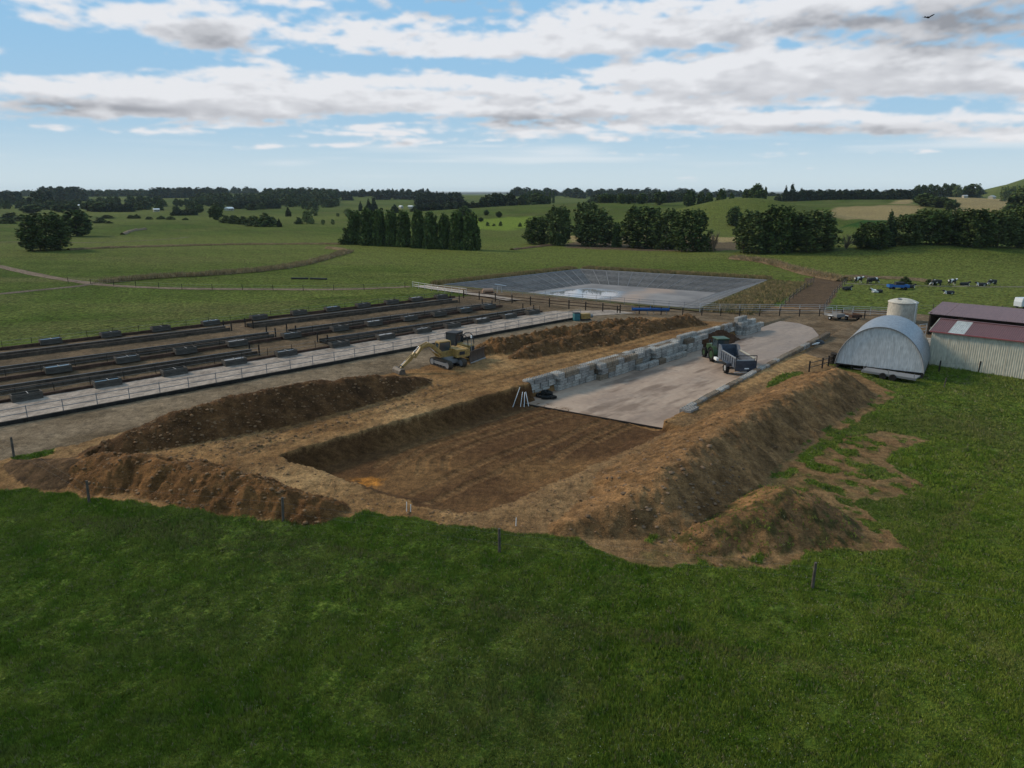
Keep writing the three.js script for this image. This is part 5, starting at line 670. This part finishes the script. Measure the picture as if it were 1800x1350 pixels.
  // skyline trees, right and centre
  const sky = [['poplar', [[25.64, -1150, 16.95, 4.56], [30.06, -1150, 17.73, 4.56], [35.37, -1150, 17.64, 4.56], [40.67, -1150, 16.69, 4.56], [45.98, -1150, 17.44, 4.56], [50.4, -1150, 16.51, 3.65], [56.64, -1100, 16.85, 3.49], [61.71, -1100, 16.74, 3.49]], 'thin skyline poplar in the comb of poplars at the centre'], ['round', [[13.55, -800, 13.2, 13.97], [26.35, -760, 12.82, 18.1], [36.95, -800, 10.85, 8.89]], 'dark round tree below the comb of skyline poplars'], ['round', [[79.82, -640, 7.14, 11.18], [86.23, -640, 6.61, 9.15], [92.15, -620, 7.56, 7.88], [98.35, -620, 7.1, 7.88], [108.81, -620, 7.61, 8.86], [120.08, -600, 9.55, 9.53], [134.41, -560, 11.97, 8.89], [143, -560, 10.8, 5.34], [149, -560, 10.84, 5.34], [152.72, -540, 14.06, 6.43], [160.19, -540, 11.32, 4.29]], 'dark round tree along the ridge left of the skyline pine group'], ['round', [[204.81, -620, 15.48, 11.32], [202.57, -640, 11.92, 7.11], [218.75, -640, 13.47, 3.05]], 'skyline tree beside the tall round one above the green mound'], ['conifer', [[295.5, -800, 15.14, 7.62], [302.25, -800, 16.77, 8.89], [312.08, -800, 13.04, 8.89], [287.62, -800, 7.62, 8.89]], 'tall skyline pine left of the long dark hedge'], ['round', [[519.32, -950, 12.63, 9.05], [526.61, -950, 12.82, 9.8], [535.36, -950, 13.76, 9.8], [543.39, -950, 13.29, 9.8], [554.33, -950, 15.03, 10.56], [563.81, -950, 15.34, 10.56], [590.8, -950, 16.27, 18.1], [580.59, -950, 13.1, 9.05]], 'dark tree of the skyline row above the right tan field'], ['light', [[558.37, -930, 13.71, 10.34], [531.4, -800, 15.61, 8.89], [540.62, -800, 15.23, 10.16]], 'pale green tree among the skyline trees at the right']];
  tree('round', [892, -1345, 7, 8], 'tiny tree on the slope of the far right hill');
  for (const [k, list, l] of sky) fromLeft(list).forEach((q, i) => tree(k, q, nth[i] + ' ' + l + ', from left', l, 'skyline_tree'));
}
// belts of wood that read as one mass: many crowns as one object
function wood(name, label, spots, mat, geo) {
  const m = new THREE.InstancedMesh(geo, mat, spots.length), o = new THREE.Object3D(), r = rng(spots.length); spots.forEach(([x, z, h, w], i) => { o.position.set(x, natural(x, z) - .3, z); o.rotation.y = r() * 6.28; o.scale.set(w, h, w); o.updateMatrix(); m.setMatrixAt(i, o.matrix); }); m.name = numbered(name); m.userData = { kind: 'stuff', label, category: 'wood' }; scene.add(m); m.castShadow = m.receiveShadow = true;
}
{
  const r = rng(77), far = crownGeo(99, [.4, .48, .5, .46, .36, .16], 60, 10, .11, .15), farPine = crownGeo(98, [.45, .46, .42, .34, .22, .08], 50, 10, .11, .13);
  const belt = (a, b, dist, dd, h, w, n) => Array.from({ length: n }, () => { const s = r(), z = -(dist + (r() - .5) * dd), x = mix(a, b, s) / 1260 * -z * 1.0; return [x - 900 / 1260 * -z, z, h * (.6 + .6 * r()), w * (.7 + .6 * r())]; });
  wood('distant_wood', 'dark wood on the rise at the left horizon', [...belt(95, 172, 1500, 200, 20, 17, 90), ...belt(290, 415, 1700, 160, 17, 17, 110), ...belt(-60, 60, 1250, 160, 15, 16, 60)], LEAF.far, far);
  wood('distant_wood', 'dark belts of trees along the left horizon', [...belt(370, 600, 1250, 240, 14, 15, 150), ...belt(0, 470, 2600, 500, 17, 22, 230), ...belt(480, 600, 1500, 200, 18, 16, 80), ...belt(170, 300, 1900, 200, 14, 15, 60), ...belt(0, 600, 950, 300, 9, 11, 70)], LEAF.dark, far);
  wood('distant_wood', 'domed dark wood on the horizon behind the poplars', [...belt(740, 812, 1150, 120, 15, 14, 90), ...belt(600, 760, 1700, 500, 13, 15, 90), ...belt(850, 902, 760, 110, 12, 10, 60), ...belt(735, 850, 720, 90, 6, 9, 80)], LEAF.pine, farPine);
  wood('distant_wood', 'broken dark belts of trees on the centre and right horizon', [...belt(900, 1330, 1900, 600, 16, 20, 160), ...belt(1040, 1200, 900, 120, 9, 12, 50), ...belt(1330, 1700, 1500, 300, 13, 16, 90)], LEAF.far, far);
  wood('long_hedge', 'long dark clipped hedge on the skyline right of the pines', [...belt(1370, 1610, 820, 26, 8.5, 8, 220)], LEAF.pine, far);
  wood('far_hedge', 'dark hedge below the small trees on the left plain', [...belt(183, 250, 760, 16, 6.5, 7, 70), ...belt(320, 360, 640, 16, 4, 6, 30), ...belt(430, 500, 900, 20, 8, 8, 60)], LEAF.pine, far);
}
// pale roofs of far farmhouses
[[[-563.48, -965.65, 2.84, 6.9], 'white roofed farmhouse by the left plain hedge'], [[-361.77, -749.73, 2.23, 5.36], 'pale small shed in the middle of the left plain'], [[-312.84, -815.78, 2.43, 9.07], 'white farm shed before the woods left of the poplars'], [[-371.92, -927.68, 2.07, 11.78], 'brown roofed shed beside the white farm shed'], [[-134.01, -891.37, 1.95, 5.66], 'white house behind the poplar row, left one'], [[-121.36, -884.29, 2.64, 5.62], 'white house behind the poplar row, right one'], [[550.28, -900, 6.93, 7.14], 'white farmhouse on the right skyline'], [[583.42, -900, 8, 10], 'long pale house on the right skyline near the hill'], [[-798.53, -1450, 18.04, 11.51], 'small house on the left horizon rise']].forEach(([[x, z, h, w], l], i) => {
  const t = thing('farmhouse', l, 'house', x, natural(x, z) - .2, z, .2 + i * .5, 'far farm buildings'), H = i > 5 ? 2.4 : clamp(h, 2.4, 4), D = Math.min(w * .6, 6); if (i > 5) w *= .7;
  part(t, 'wall', i === 3 ? M.timber : M.cream, [box(w, H, D, 0, H / 2, 0)]); const s = new THREE.Shape([[-D / 2 - .4, H], [D / 2 + .4, H], [0, H + D * .28]].map((p) => new THREE.Vector2(...p))), g = new THREE.ExtrudeGeometry(s, { depth: w + .6, bevelEnabled: false }); g.translate(0, 0, -w / 2 - .3); g.rotateY(Math.PI / 2); part(t, 'roof', i === 3 ? M.timber : i > 5 ? M.patch : M.white, g); for (const q of [-.28, .28]) part(t, 'window', M.glass, [box(w * .14, H * .35, .06, q * w, H * .55, D / 2 + .02)]); part(t, 'door', M.timber, [box(w * .1, H * .7, .06, 0, H * .35, D / 2 + .02)]);
});

// ---------------------------------------------------------------- farm tracks, ditches and dry grass strips on the far pasture
function ribbon(name, pts, w, lift, mat, label, category, hump = 0) {
  const P = [], C = [], T = [], idx = []; const c = new THREE.CatmullRomCurve3(pts.map(([x, z]) => new THREE.Vector3(x, 0, z)), false, 'centripetal'), n = Math.ceil(c.getLength() / 1.6), m = 4;
  for (let i = 0; i <= n; i++) { const p = c.getPointAt(i / n), d = c.getTangentAt(i / n), wv = w * (.75 + .5 * fbm(p.x * .2, p.z * .2, 2)); for (let k = 0; k <= m; k++) { const s = k / m * 2 - 1, x = p.x - d.z * s * wv / 2, z = p.z + d.x * s * wv / 2, [u, v] = toUV(x, z); P.push(x, surface(u, v).h + lift * (k === 0 || k === m ? .3 : 1) + hump * (1 - s * s) * (.5 + fbm(x * .6, z * .6, 3)), z); const f = .7 + .6 * fbm(x * .5, z * .5, 3); C.push(f, f, f); T.push(x / 6, z / 6); } if (i) for (let k = 0; k < m; k++) { const o = (i - 1) * (m + 1) + k, q = i * (m + 1) + k; idx.push(o, o + 1, q, q, o + 1, q + 1); } }
  const g = new THREE.BufferGeometry(); g.setAttribute('position', new THREE.Float32BufferAttribute(P, 3)); g.setAttribute('color', new THREE.Float32BufferAttribute(C, 3)); g.setAttribute('uv', new THREE.Float32BufferAttribute(T, 2)); g.setIndex(idx); g.computeVertexNormals(); const M2 = new THREE.MeshPhysicalMaterial({ color: new THREE.Color().setRGB(...mat), vertexColors: true, map: soilMap, roughness: 1, specularIntensity: .1, side: THREE.DoubleSide });
  return structure(name, g, M2, label, category);
}
ribbon('farm_track', [[-167.77, -222.65], [-140.65, -198.53], [-113.23, -174.82], [-96.38, -162.33], [-88.73, -157.69], [-72.63, -152.58], [-47.84, -150.7], [-31.1, -150.73], [-21.96, -153.87]], 2.6, .12, [.23, .17, .12], 'pale farm track curving in from the left across the pasture', 'track');
ribbon('farm_track', [[-105.05, -140.47], [-99.27, -148.85], [-94.22, -156.41], [-93.18, -161.65]], 2.4, .12, [.17, .135, .1], 'short farm track joining from the left edge', 'track');
ribbon('farm_track', [[-213.46, -297.34], [-197.25, -300.99], [-170.06, -298.53], [-152, -325.1], [-150.28, -338.54]], 2.6, .16, [.16, .15, .075], 'faint pale track behind the large left tree', 'track');
ribbon('ditch_bank', [[-91.89, -162.33], [-85.28, -171.26], [-76.56, -176.25], [-68.09, -183.66], [-62.31, -192.91], [-58.79, -207.66], [-57.06, -234.74], [-56.51, -250.58], [-63.81, -263.14], [-67.43, -265.31]], 3, .15, [.23, .165, .085], 'brown dry grass bank winding to the poplars', 'bank', .6);
ribbon('ditch_bank', [[-156.13, -255.79], [-146.41, -267.49], [-132.25, -277.44], [-111.92, -286.62], [-90.25, -288.97], [-67.69, -288.97]], 3.4, .15, [.18, .135, .065], 'straight strip of dry grass left of the poplars', 'bank', .5);
ribbon('ditch_bank', [[-192.51, -361.24], [-206.5, -399.71], [-206.79, -412.85]], 2.4, .2, [.26, .2, .13], 'small eroded bank on the mid left plain', 'bank', .8);
ribbon('ditch_bank', [[0, -257.84], [6.3, -268.56], [11.92, -277.44], [16.59, -283.15]], 2.6, .15, [.19, .125, .07], 'brown bank at the left end of the stream trees', 'bank', .4);
ribbon('ditch_bank', [[65.23, -213.08], [71.74, -202.82], [73.6, -186.77], [74.74, -171.98], [76.39, -165.04]], 5, .15, [.2, .135, .075], 'brown ditch bank running down to the dirt lane', 'bank', .7);
ribbon('ditch_bank', [[79.82, -172.7], [86.28, -170.57], [93.46, -166.4], [96.38, -162.33]], 3, .15, [.19, .14, .08], 'dry grass strip along the cow paddock', 'bank', .4);
ribbon('farm_track', [[73.99, -159.69], [86.78, -156.41], [98.79, -155.75], [114.38, -155.1]], 1.3, .12, [.2, .19, .12], 'thin worn cow path along the paddock fence', 'track');
// dry grass on the pond rim
const tuft = (seed, blades, hgt, spread, wid, lean = .5) => {
  const r = rng(seed), P = []; for (let i = 0; i < blades; i++) { const a = r() * 6.283, d = spread * Math.sqrt(r()), x = Math.cos(a) * d, z = Math.sin(a) * d, h = hgt * (.55 + .6 * r()), b = r() * 6.283, lx = Math.cos(b) * h * lean * r(), lz = Math.sin(b) * h * lean * r(), w = wid * (.7 + .6 * r()), c = r() * 6.283, wx = Math.cos(c) * w, wz = Math.sin(c) * w, m = [x + lx * .35, h * .6, z + lz * .35];
    P.push(x - wx, 0, z - wz, x + wx, 0, z + wz, m[0] + wx * .8, m[1], m[2] + wz * .8, x - wx, 0, z - wz, m[0] + wx * .8, m[1], m[2] + wz * .8, m[0] - wx * .8, m[1], m[2] - wz * .8, m[0] - wx * .8, m[1], m[2] - wz * .8, m[0] + wx * .8, m[1], m[2] + wz * .8, x + lx, h, z + lz); }
  const g = new THREE.BufferGeometry(); g.setAttribute('position', new THREE.Float32BufferAttribute(P, 3)); g.computeVertexNormals(); return g;
};
function scatter(name, label, cat, geo, mat, list, tint) {
  const m = new THREE.InstancedMesh(geo, mat, list.length), o = new THREE.Object3D(), c = new THREE.Color(), r = rng(list.length + 3); list.forEach(([x, y, z, s, sy], i) => { o.position.set(x, y, z); o.rotation.set((r() - .5) * .2, r() * 6.28, (r() - .5) * .2); o.scale.set(s, sy ?? s, s); o.updateMatrix(); m.setMatrixAt(i, o.matrix); const q = tint(x, z, r); c.setRGB(q[0], q[1], q[2]); m.setColorAt(i, c); });
  m.name = numbered(name); m.userData = { kind: 'stuff', label, category: cat }; m.castShadow = m.receiveShadow = true; scene.add(m); return m;
}
const bladeMat = new THREE.MeshPhysicalMaterial({ color: 0xffffff, roughness: .85, specularIntensity: .12, side: THREE.DoubleSide });
{
  const r = rng(31), list = [], edge = (a, b, n, w, off = 0, h = 1) => { for (let i = 0; i < n; i++) { const s = r(), u = mix(a[0], b[0], s), v = mix(a[1], b[1], s), L = Math.hypot(b[0] - a[0], b[1] - a[1]), nx = -(b[1] - a[1]) / L, ny = (b[0] - a[0]) / L, d = -off + (r() - .5) * w, [x, z] = toXZ(u + nx * d, v + ny * d); list.push([x, natural(x, z) + .05, z, .8 + .8 * r(), h * (.5 + .7 * r())]); } };
  edge(POND[0], POND[1], 5200, 3.6, 2.5); edge(POND[1], POND[2], 5200, 3.6, 2.5); edge(POND[2], POND[3], 3500, 9, 5, .7);
  scatter('dry_grass', 'tall dry straw coloured grass around the pond rim', 'grass', tuft(5, 9, .85, .4, .028, .5), bladeMat, list, (x, z, r) => { const k = .7 + .6 * r(); return r() < .75 ? [.26 * k, .19 * k, .09 * k] : [.12 * k, .12 * k, .04 * k]; });
  const bank = [], l2 = [[-91.89, -162.33], [-85.28, -171.26], [-76.56, -176.25], [-68.09, -183.66], [-62.31, -192.91], [-58.79, -207.66], [-57.06, -234.74], [-56.51, -250.58]], l3 = [[65.23, -213.08], [71.74, -202.82], [73.6, -186.77], [74.74, -171.98], [76.39, -165.04]]; for (const l of [l2, l3]) for (let i = 0; i + 1 < l.length; i++) for (let k = 0; k < 150; k++) { const s = r(), x = mix(l[i][0], l[i + 1][0], s) + (r() - .5) * 3.6, z = mix(l[i][1], l[i + 1][1], s) + (r() - .5) * 3.6; bank.push([x, groundAt(x, z) + .2, z, 1.2 + r(), .8 + .7 * r()]); }
  scatter('dry_grass', 'rank brown grass on the ditch banks across the pasture', 'grass', tuft(6, 9, .8, .45, .03, .5), bladeMat, bank, (x, z, r) => { const k = .6 + .7 * r(); return [.27 * k, .2 * k, .1 * k]; });
}

// ---------------------------------------------------------------- grass of the near pasture
{
  const r = rng(7), lists = [[], [], []], seen = (x, z) => Math.abs(x) < 3.5 + -z * .76 && z < -17;
  for (let z = -17.5; z > -95; ) {
    const d = -z, step = d < 30 ? .062 : d < 45 ? .075 : d < 62 ? .13 : .2; z -= step;
    for (let x = -(4 + d * .77); x < 4 + d * .77; x += step) {
      const X = x + (r() - .5) * step * 1.3, Z = z + (r() - .5) * step * 1.3; if (!seen(X, Z)) continue; const [u, v] = toUV(X, Z);
      if (v < -62 || (u > 30 && v < -24 && v > -62 && !(u > 55 && u < 80))) continue;
      if (d > 66 && (X < 20)) continue;
      const s = surface(u, v); if (s.k !== 0) { if (s.k !== 6 || r() > .05) continue; }
      const c = fbm(X * .55, Z * .55, 3), rank = fbm(X * .16 + 40, Z * .16, 3), hh = (.5 + .9 * ss(.35, .68, fbm(X * 1.3 + 7, Z * 1.3, 3)) + .35 * c + ss(.56, .68, rank) * .6) * (d > 45 ? 1.25 : 1) * (1 + .35 * ss(.78, .9, vn(X * .75, Z * .75)));
      if (r() < .12 + ss(.5, .3, c) * .35) continue;
      lists[Math.floor(r() * 3)].push([X, s.h - .01, Z, (.75 + .5 * r()) * (d > 62 ? 2.2 : d > 45 ? 1.45 : 1), hh]);
    }
  }
  console.log('tufts', lists.map((l) => l.length).join(' '));
  const LINES = [[[11.15, -44.99], [14.95, -38.22], [18.46, -29.4], [22.04, -20.55], [25.71, -13.51], [29, -7.25]], [[10.81, -46.94], [16.83, -37.23], [21.48, -28.48]], [[34.92, -7.62], [44.17, -7.86], [55.54, -7.76], [64.87, -7.63]]];
  const tint = (x, z, r) => { const a = fbm(x * .9 + 3, z * .9, 4), b = fbm(x * .1 + 9, z * .1, 3), k = .6 + .8 * r(); let g = mix3([.098, .158, .016], [.185, .228, .036], clamp(a * 2 - .5)); g = mix3(g, [.16, .145, .06], clamp((b - .47) * 2.8) * .6); const lush = ss(.76, .9, vn(x * .75, z * .75)), dry = ss(.8, .92, vn(x * .6 + 50, z * .6)); g = mix3(g, [.06, .15, .014], lush * .3); g = mix3(g, [.23, .2, .085], dry * .22); if (r() < .06) g = [.24, .21, .11]; const [tu, tv] = toUV(x, z); for (const l of LINES) { const q = toLine(l, tu, tv)[0]; if (q < .5 && r() < .45) g = [.17, .165, .055]; } return [g[0] * k, g[1] * k, g[2] * k]; };
  ['short green pasture grass in the foreground, mixed with clover', 'longer green pasture grass in the foreground', 'fine green pasture grass in the foreground'].forEach((l, i) => scatter('pasture_grass', l, 'grass', tuft(20 + i, [8, 8, 9][i], [.09, .115, .075][i], .085, .0095, .9), bladeMat, lists[i], tint));
  // clover flowers: tiny white heads
  const fl = []; for (let i = 0; i < 2600; i++) { const d = 21 + 24 * r(), x = (r() - .35) * d * 1.3, z = -d; if (fbm(x * .25 + 6, z * .25, 3) < .5) continue; const [u, v] = toUV(x, z), s = surface(u, v); if (s.k === 0) fl.push([x, s.h + .12 + .05 * r(), z, .7 + .5 * r()]); }
  scatter('clover_flower', 'tiny white clover flowers dotted in the near pasture', 'flowers', new THREE.IcosahedronGeometry(.014, 0), bladeMat, fl, () => [.36, .37, .28]);
}
// ---------------------------------------------------------------- clods and stones on the heaps
{
  const r = rng(91), clod = (s) => { const g = new THREE.IcosahedronGeometry(1, 1), p = g.attributes.position; for (let i = 0; i < p.count; i++) { const q = .7 + .55 * vn(p.getX(i) * 1.7 + s, p.getY(i) * 1.7 + p.getZ(i) * 2.3 + s); p.setXYZ(i, p.getX(i) * q, p.getY(i) * q * .7, p.getZ(i) * q); } g.computeVertexNormals(); return g; };
  const soil = new THREE.MeshPhysicalMaterial({ color: 0xffffff, roughness: 1, specularIntensity: .15 }), list = [], stones = [];
  const put = (n, u0, u1, v0, v1, ok, lo, hi, dst, bias = 2.5) => { for (let i = 0; i < n; i++) { const u = mix(u0, u1, r()), v = mix(v0, v1, r()), s = surface(u, v); if (!ok(s.k)) continue; const [x, z] = toXZ(u, v), q = lo + (hi - lo) * Math.pow(r(), bias); dst.push([x, s.h + q * .02, z, q, q * (.6 + .4 * r()), s.k]); } };
  put(4500, 28, 82, -29, -17, (k) => k === 5 || k === 6, .015, .1, list, 4); put(350, 33, 45, -21.5, -15, (k) => k === 5 || k === 1, .03, .16, stones, 4); put(250, 30, 44, -28, -18, (k) => k === 5, .04, .22, stones, 4.5); put(4500, 12, 26, -58, -33, (k) => k === 8 || k === 7, .02, .16, list, 5); put(2500, 17, 46, -57, -47, (k) => k === 7 || k === 1, .03, .15, list, 4); put(3500, 54, 98, -62, -48, (k) => k === 9 || k === 10, .03, .2, list, 4); put(1600, 22, 56, -32, -24, (k) => k === 1, .03, .13, list, 4); put(900, 20, 30, -46, -30, (k) => k === 1, .03, .12, list, 4);
  scatter('soil_clods', 'loose brown clods lying over the spoil heaps and bare ground', 'clods', clod(1), soil, list, (x, z, r) => { const k = .7 + .6 * r(); return [.17 * k, .1 * k, .052 * k]; });
  scatter('loose_stones', 'pale loose stones at the foot of the right spoil heap', 'stones', clod(7), soil, stones, (x, z, r) => { const k = .7 + .7 * r(); return [.15 * k, .098 * k, .06 * k]; });
}
// ---------------------------------------------------------------- fences
{
  const P = (list) => list.map(([x, z]) => toUV(x, z));
  // near fence, one post after another, wires almost invisible
  const pts = [[-42.16, -52.36], [-36.05, -48.74], [-26.83, -41.99], [-13.62, -39.1], [-0.7, -36.11], [15.49, -32.98], [27.53, -30.54]], t = thing('post_fence', 'weathered wooden fence posts with thin wire along the near pasture edge', 'fence', pts[3][0], 0, pts[3][1]), r = rng(3), tops = [];
  pts.forEach(([x, z], i) => { const y = groundAt(x, z), m = part(t, 'post', M.post, [cyl(.075, .085, 1.75, 0, .62, 0, 0, 0, 0, 9)]); m.position.set(x - pts[3][0], y, z - pts[3][1]); m.rotation.set((r() - .5) * .1, r() * 3, (r() - .5) * .12); tops.push([x - pts[3][0], y, z - pts[3][1]]); });
  for (const h of [.55, 1.15]) part(t, 'wire', M.dullsteel, tops.slice(0, -1).map((a, i) => bar([a[0], a[1] + h, a[2]], [tops[i + 1][0], tops[i + 1][1] + h, tops[i + 1][2]], .002, 3)));
  pipeFence('pond_rail', 'steel pipe rail with mesh bars along the near side of the pond', P([[-4.35, -144.08], [10.61, -133.17], [32.2, -121.98]]), { step: 2.6, h: 1.35, rails: [.45, .9, 1.3], r: .03, mat: M.dullsteel });
  pipeFence('yard_rail', 'steel yard rail from the pond corner to the water tank', P([[31.94, -120.96], [45.13, -119.95], [51.85, -119.95], [62.12, -117.46]]), { step: 3, h: 1.4, rails: [.4, .75, 1.1, 1.4], r: .028, mat: M.steel, pr: .05 });
  pipeFence('yard_rail', 'second lower yard rail in front of the long steel rail', P([[17, -114.8], [28.01, -116.57], [37.5, -116.99], [50.63, -116.99], [60.65, -114.54]]), { step: 3.6, h: 1.2, rails: [.5, 1.1], r: .05, mat: M.post, pr: .09, postMat: M.darkpost });
  pipeFence('lane_rail', 'dark timber rail fence between feed yard and cattle lane', P([[-8.77, -129.61], [0, -123.32], [9.45, -118.25], [17.46, -114.8]]), { step: 3.4, h: 1.4, rails: [.6, 1.1], r: .06, mat: M.timber, pr: .1, postMat: M.darkpost });
  pipeFence('lane_rail', 'steel rail gate line at the corner of pond and track', P([[-21.18, -152.61], [-14.76, -142.96], [-8.62, -135.57]]), { step: 2.6, h: 1.3, rails: [.4, .8, 1.25], r: .03, mat: M.steel });
  pipeFence('track_fence', 'wire fence on thin posts along the pale farm track', P([[-100.24, -162.33], [-86.78, -156.41], [-69.37, -150.7], [-49.64, -148.85], [-30.6, -148.28], [-22.58, -151.37]]), { step: 6, h: 1.2, rails: [.6, 1.1], wire: .012, pr: .06, postMat: M.darkpost });
  pipeFence('lane_fence', 'post fence on the left side of the dirt lane', P([[46.05, -121.98], [56.1, -141.06], [68.11, -162.33]]), { step: 5, h: 1.3, rails: [.6, 1.1], wire: .012, pr: .08, postMat: M.post }); pipeFence('lane_fence', 'post fence on the right side of the dirt lane', P([[53.47, -121.98], [63.51, -141.06], [75.26, -161.68]]), { step: 5, h: 1.3, rails: [.6, 1.1], wire: .012, pr: .08, postMat: M.post });
  pipeFence('paddock_fence', 'wire fence between tank and barn along the cow paddock', P([[64.4, -121.96], [72.49, -122.45], [86.77, -120.41]]), { step: 4, h: 1.3, rails: [.6, 1.1], wire: .015, pr: .06, postMat: M.post });
  pipeFence('barn_fence', 'short dark posts along the foot of the cream barn', P([[47.93, -78.11], [52.61, -78.42], [56.61, -76.73]]), { step: 4.4, h: 1.3, rails: [1.0], wire: .01, pr: .08, postMat: M.darkpost });
  pipeFence('shed_fence', 'low timber fence at the left foot of the arched shed', P([[32.96, -77.18], [35.11, -78.85], [37.49, -81.22]]), { step: 2.2, h: 1.2, rails: [.5, 1.0], r: .05, mat: M.post, pr: .09, postMat: M.darkpost });
  // single post and survey pegs
  [[[44.49, -71.12], 'short leaning wooden post on the grass right of the arched shed', .07, 1.1, M.post], [[-6.54, -40.97], 'thin white survey peg on the bench, left of two', .025, .7, M.white], [[-6.28, -40.89], 'thin white survey peg on the bench, right of two', .025, .6, M.white], [[0.24, -39.26], 'thin white survey peg at the front corner of the pit', .025, .6, M.white]].forEach(([[x, z], l, q, h, m]) => { const t = thing(m === M.white ? 'survey_peg' : 'wooden_post', l, m === M.white ? 'peg' : 'post', x, groundAt(x, z) - .05, z); part(t, 'stake', m, [cyl(q * .9, q, h, 0, h / 2, 0, .06, 0, -.05, 7)]); });
  // two black pipes lying on the pasture, blue-white pond gear
  [[[-51.76, -169.15], [-48.02, -169.15], 'long black pipe lying on the pasture, left piece'], [[-47.35, -169.15], [-43.43, -168.44], 'long black pipe lying on the pasture, right piece']].forEach(([[a, b], [c, d], l]) => { const t = thing('black_pipe', l, 'pipe', a, groundAt(a, b), b, 0, 'black pipes on the pasture'); part(t, 'pipe', M.black, [bar([0, .2, 0], [c - a, groundAt(c, d) - groundAt(a, b) + .2, d - b], .2, 10)]); for (const [x, y, z] of [[0, .2, 0], [c - a, .2, d - b]]) part(t, 'collar', M.black, [cyl(.24, .24, .2, x, y, z, 0, 0, Math.PI / 2)]); });
  [[[-4.68, -140.02], 'small orange brown pump on the lane beside the pond', 0], [[-2.49, -142.31], 'grey pipe stand at the pond edge beside the pump', 1]].forEach(([[x, z], l, k]) => { const t = thing(k ? 'pipe_stand' : 'small_pump', l, k ? 'stand' : 'pump', x, groundAt(x, z) + .1, z, .2); if (k) { part(t, 'leg', M.steel, [bar([-.5, 0, 0], [-.3, 1.6, 0], .06)]); part(t, 'leg', M.steel, [bar([.5, 0, 0], [.3, 1.6, 0], .06)]); part(t, 'pipe', M.steel, [bar([-.9, 1.7, 0], [1.3, 1.35, .3], .12, 8)]); } else { part(t, 'casing', std([.35, .2, .12], { roughness: .6 }), [cyl(.4, .4, 2, 0, .55, 0, 0, 0, Math.PI / 2), box(.5, .5, .7, -.9, .4, 0)]); part(t, 'skid', M.black, [box(2.4, .12, .7, 0, .08, 0)]); } });
}


shadows(scene);
renderer.render(scene, camera);
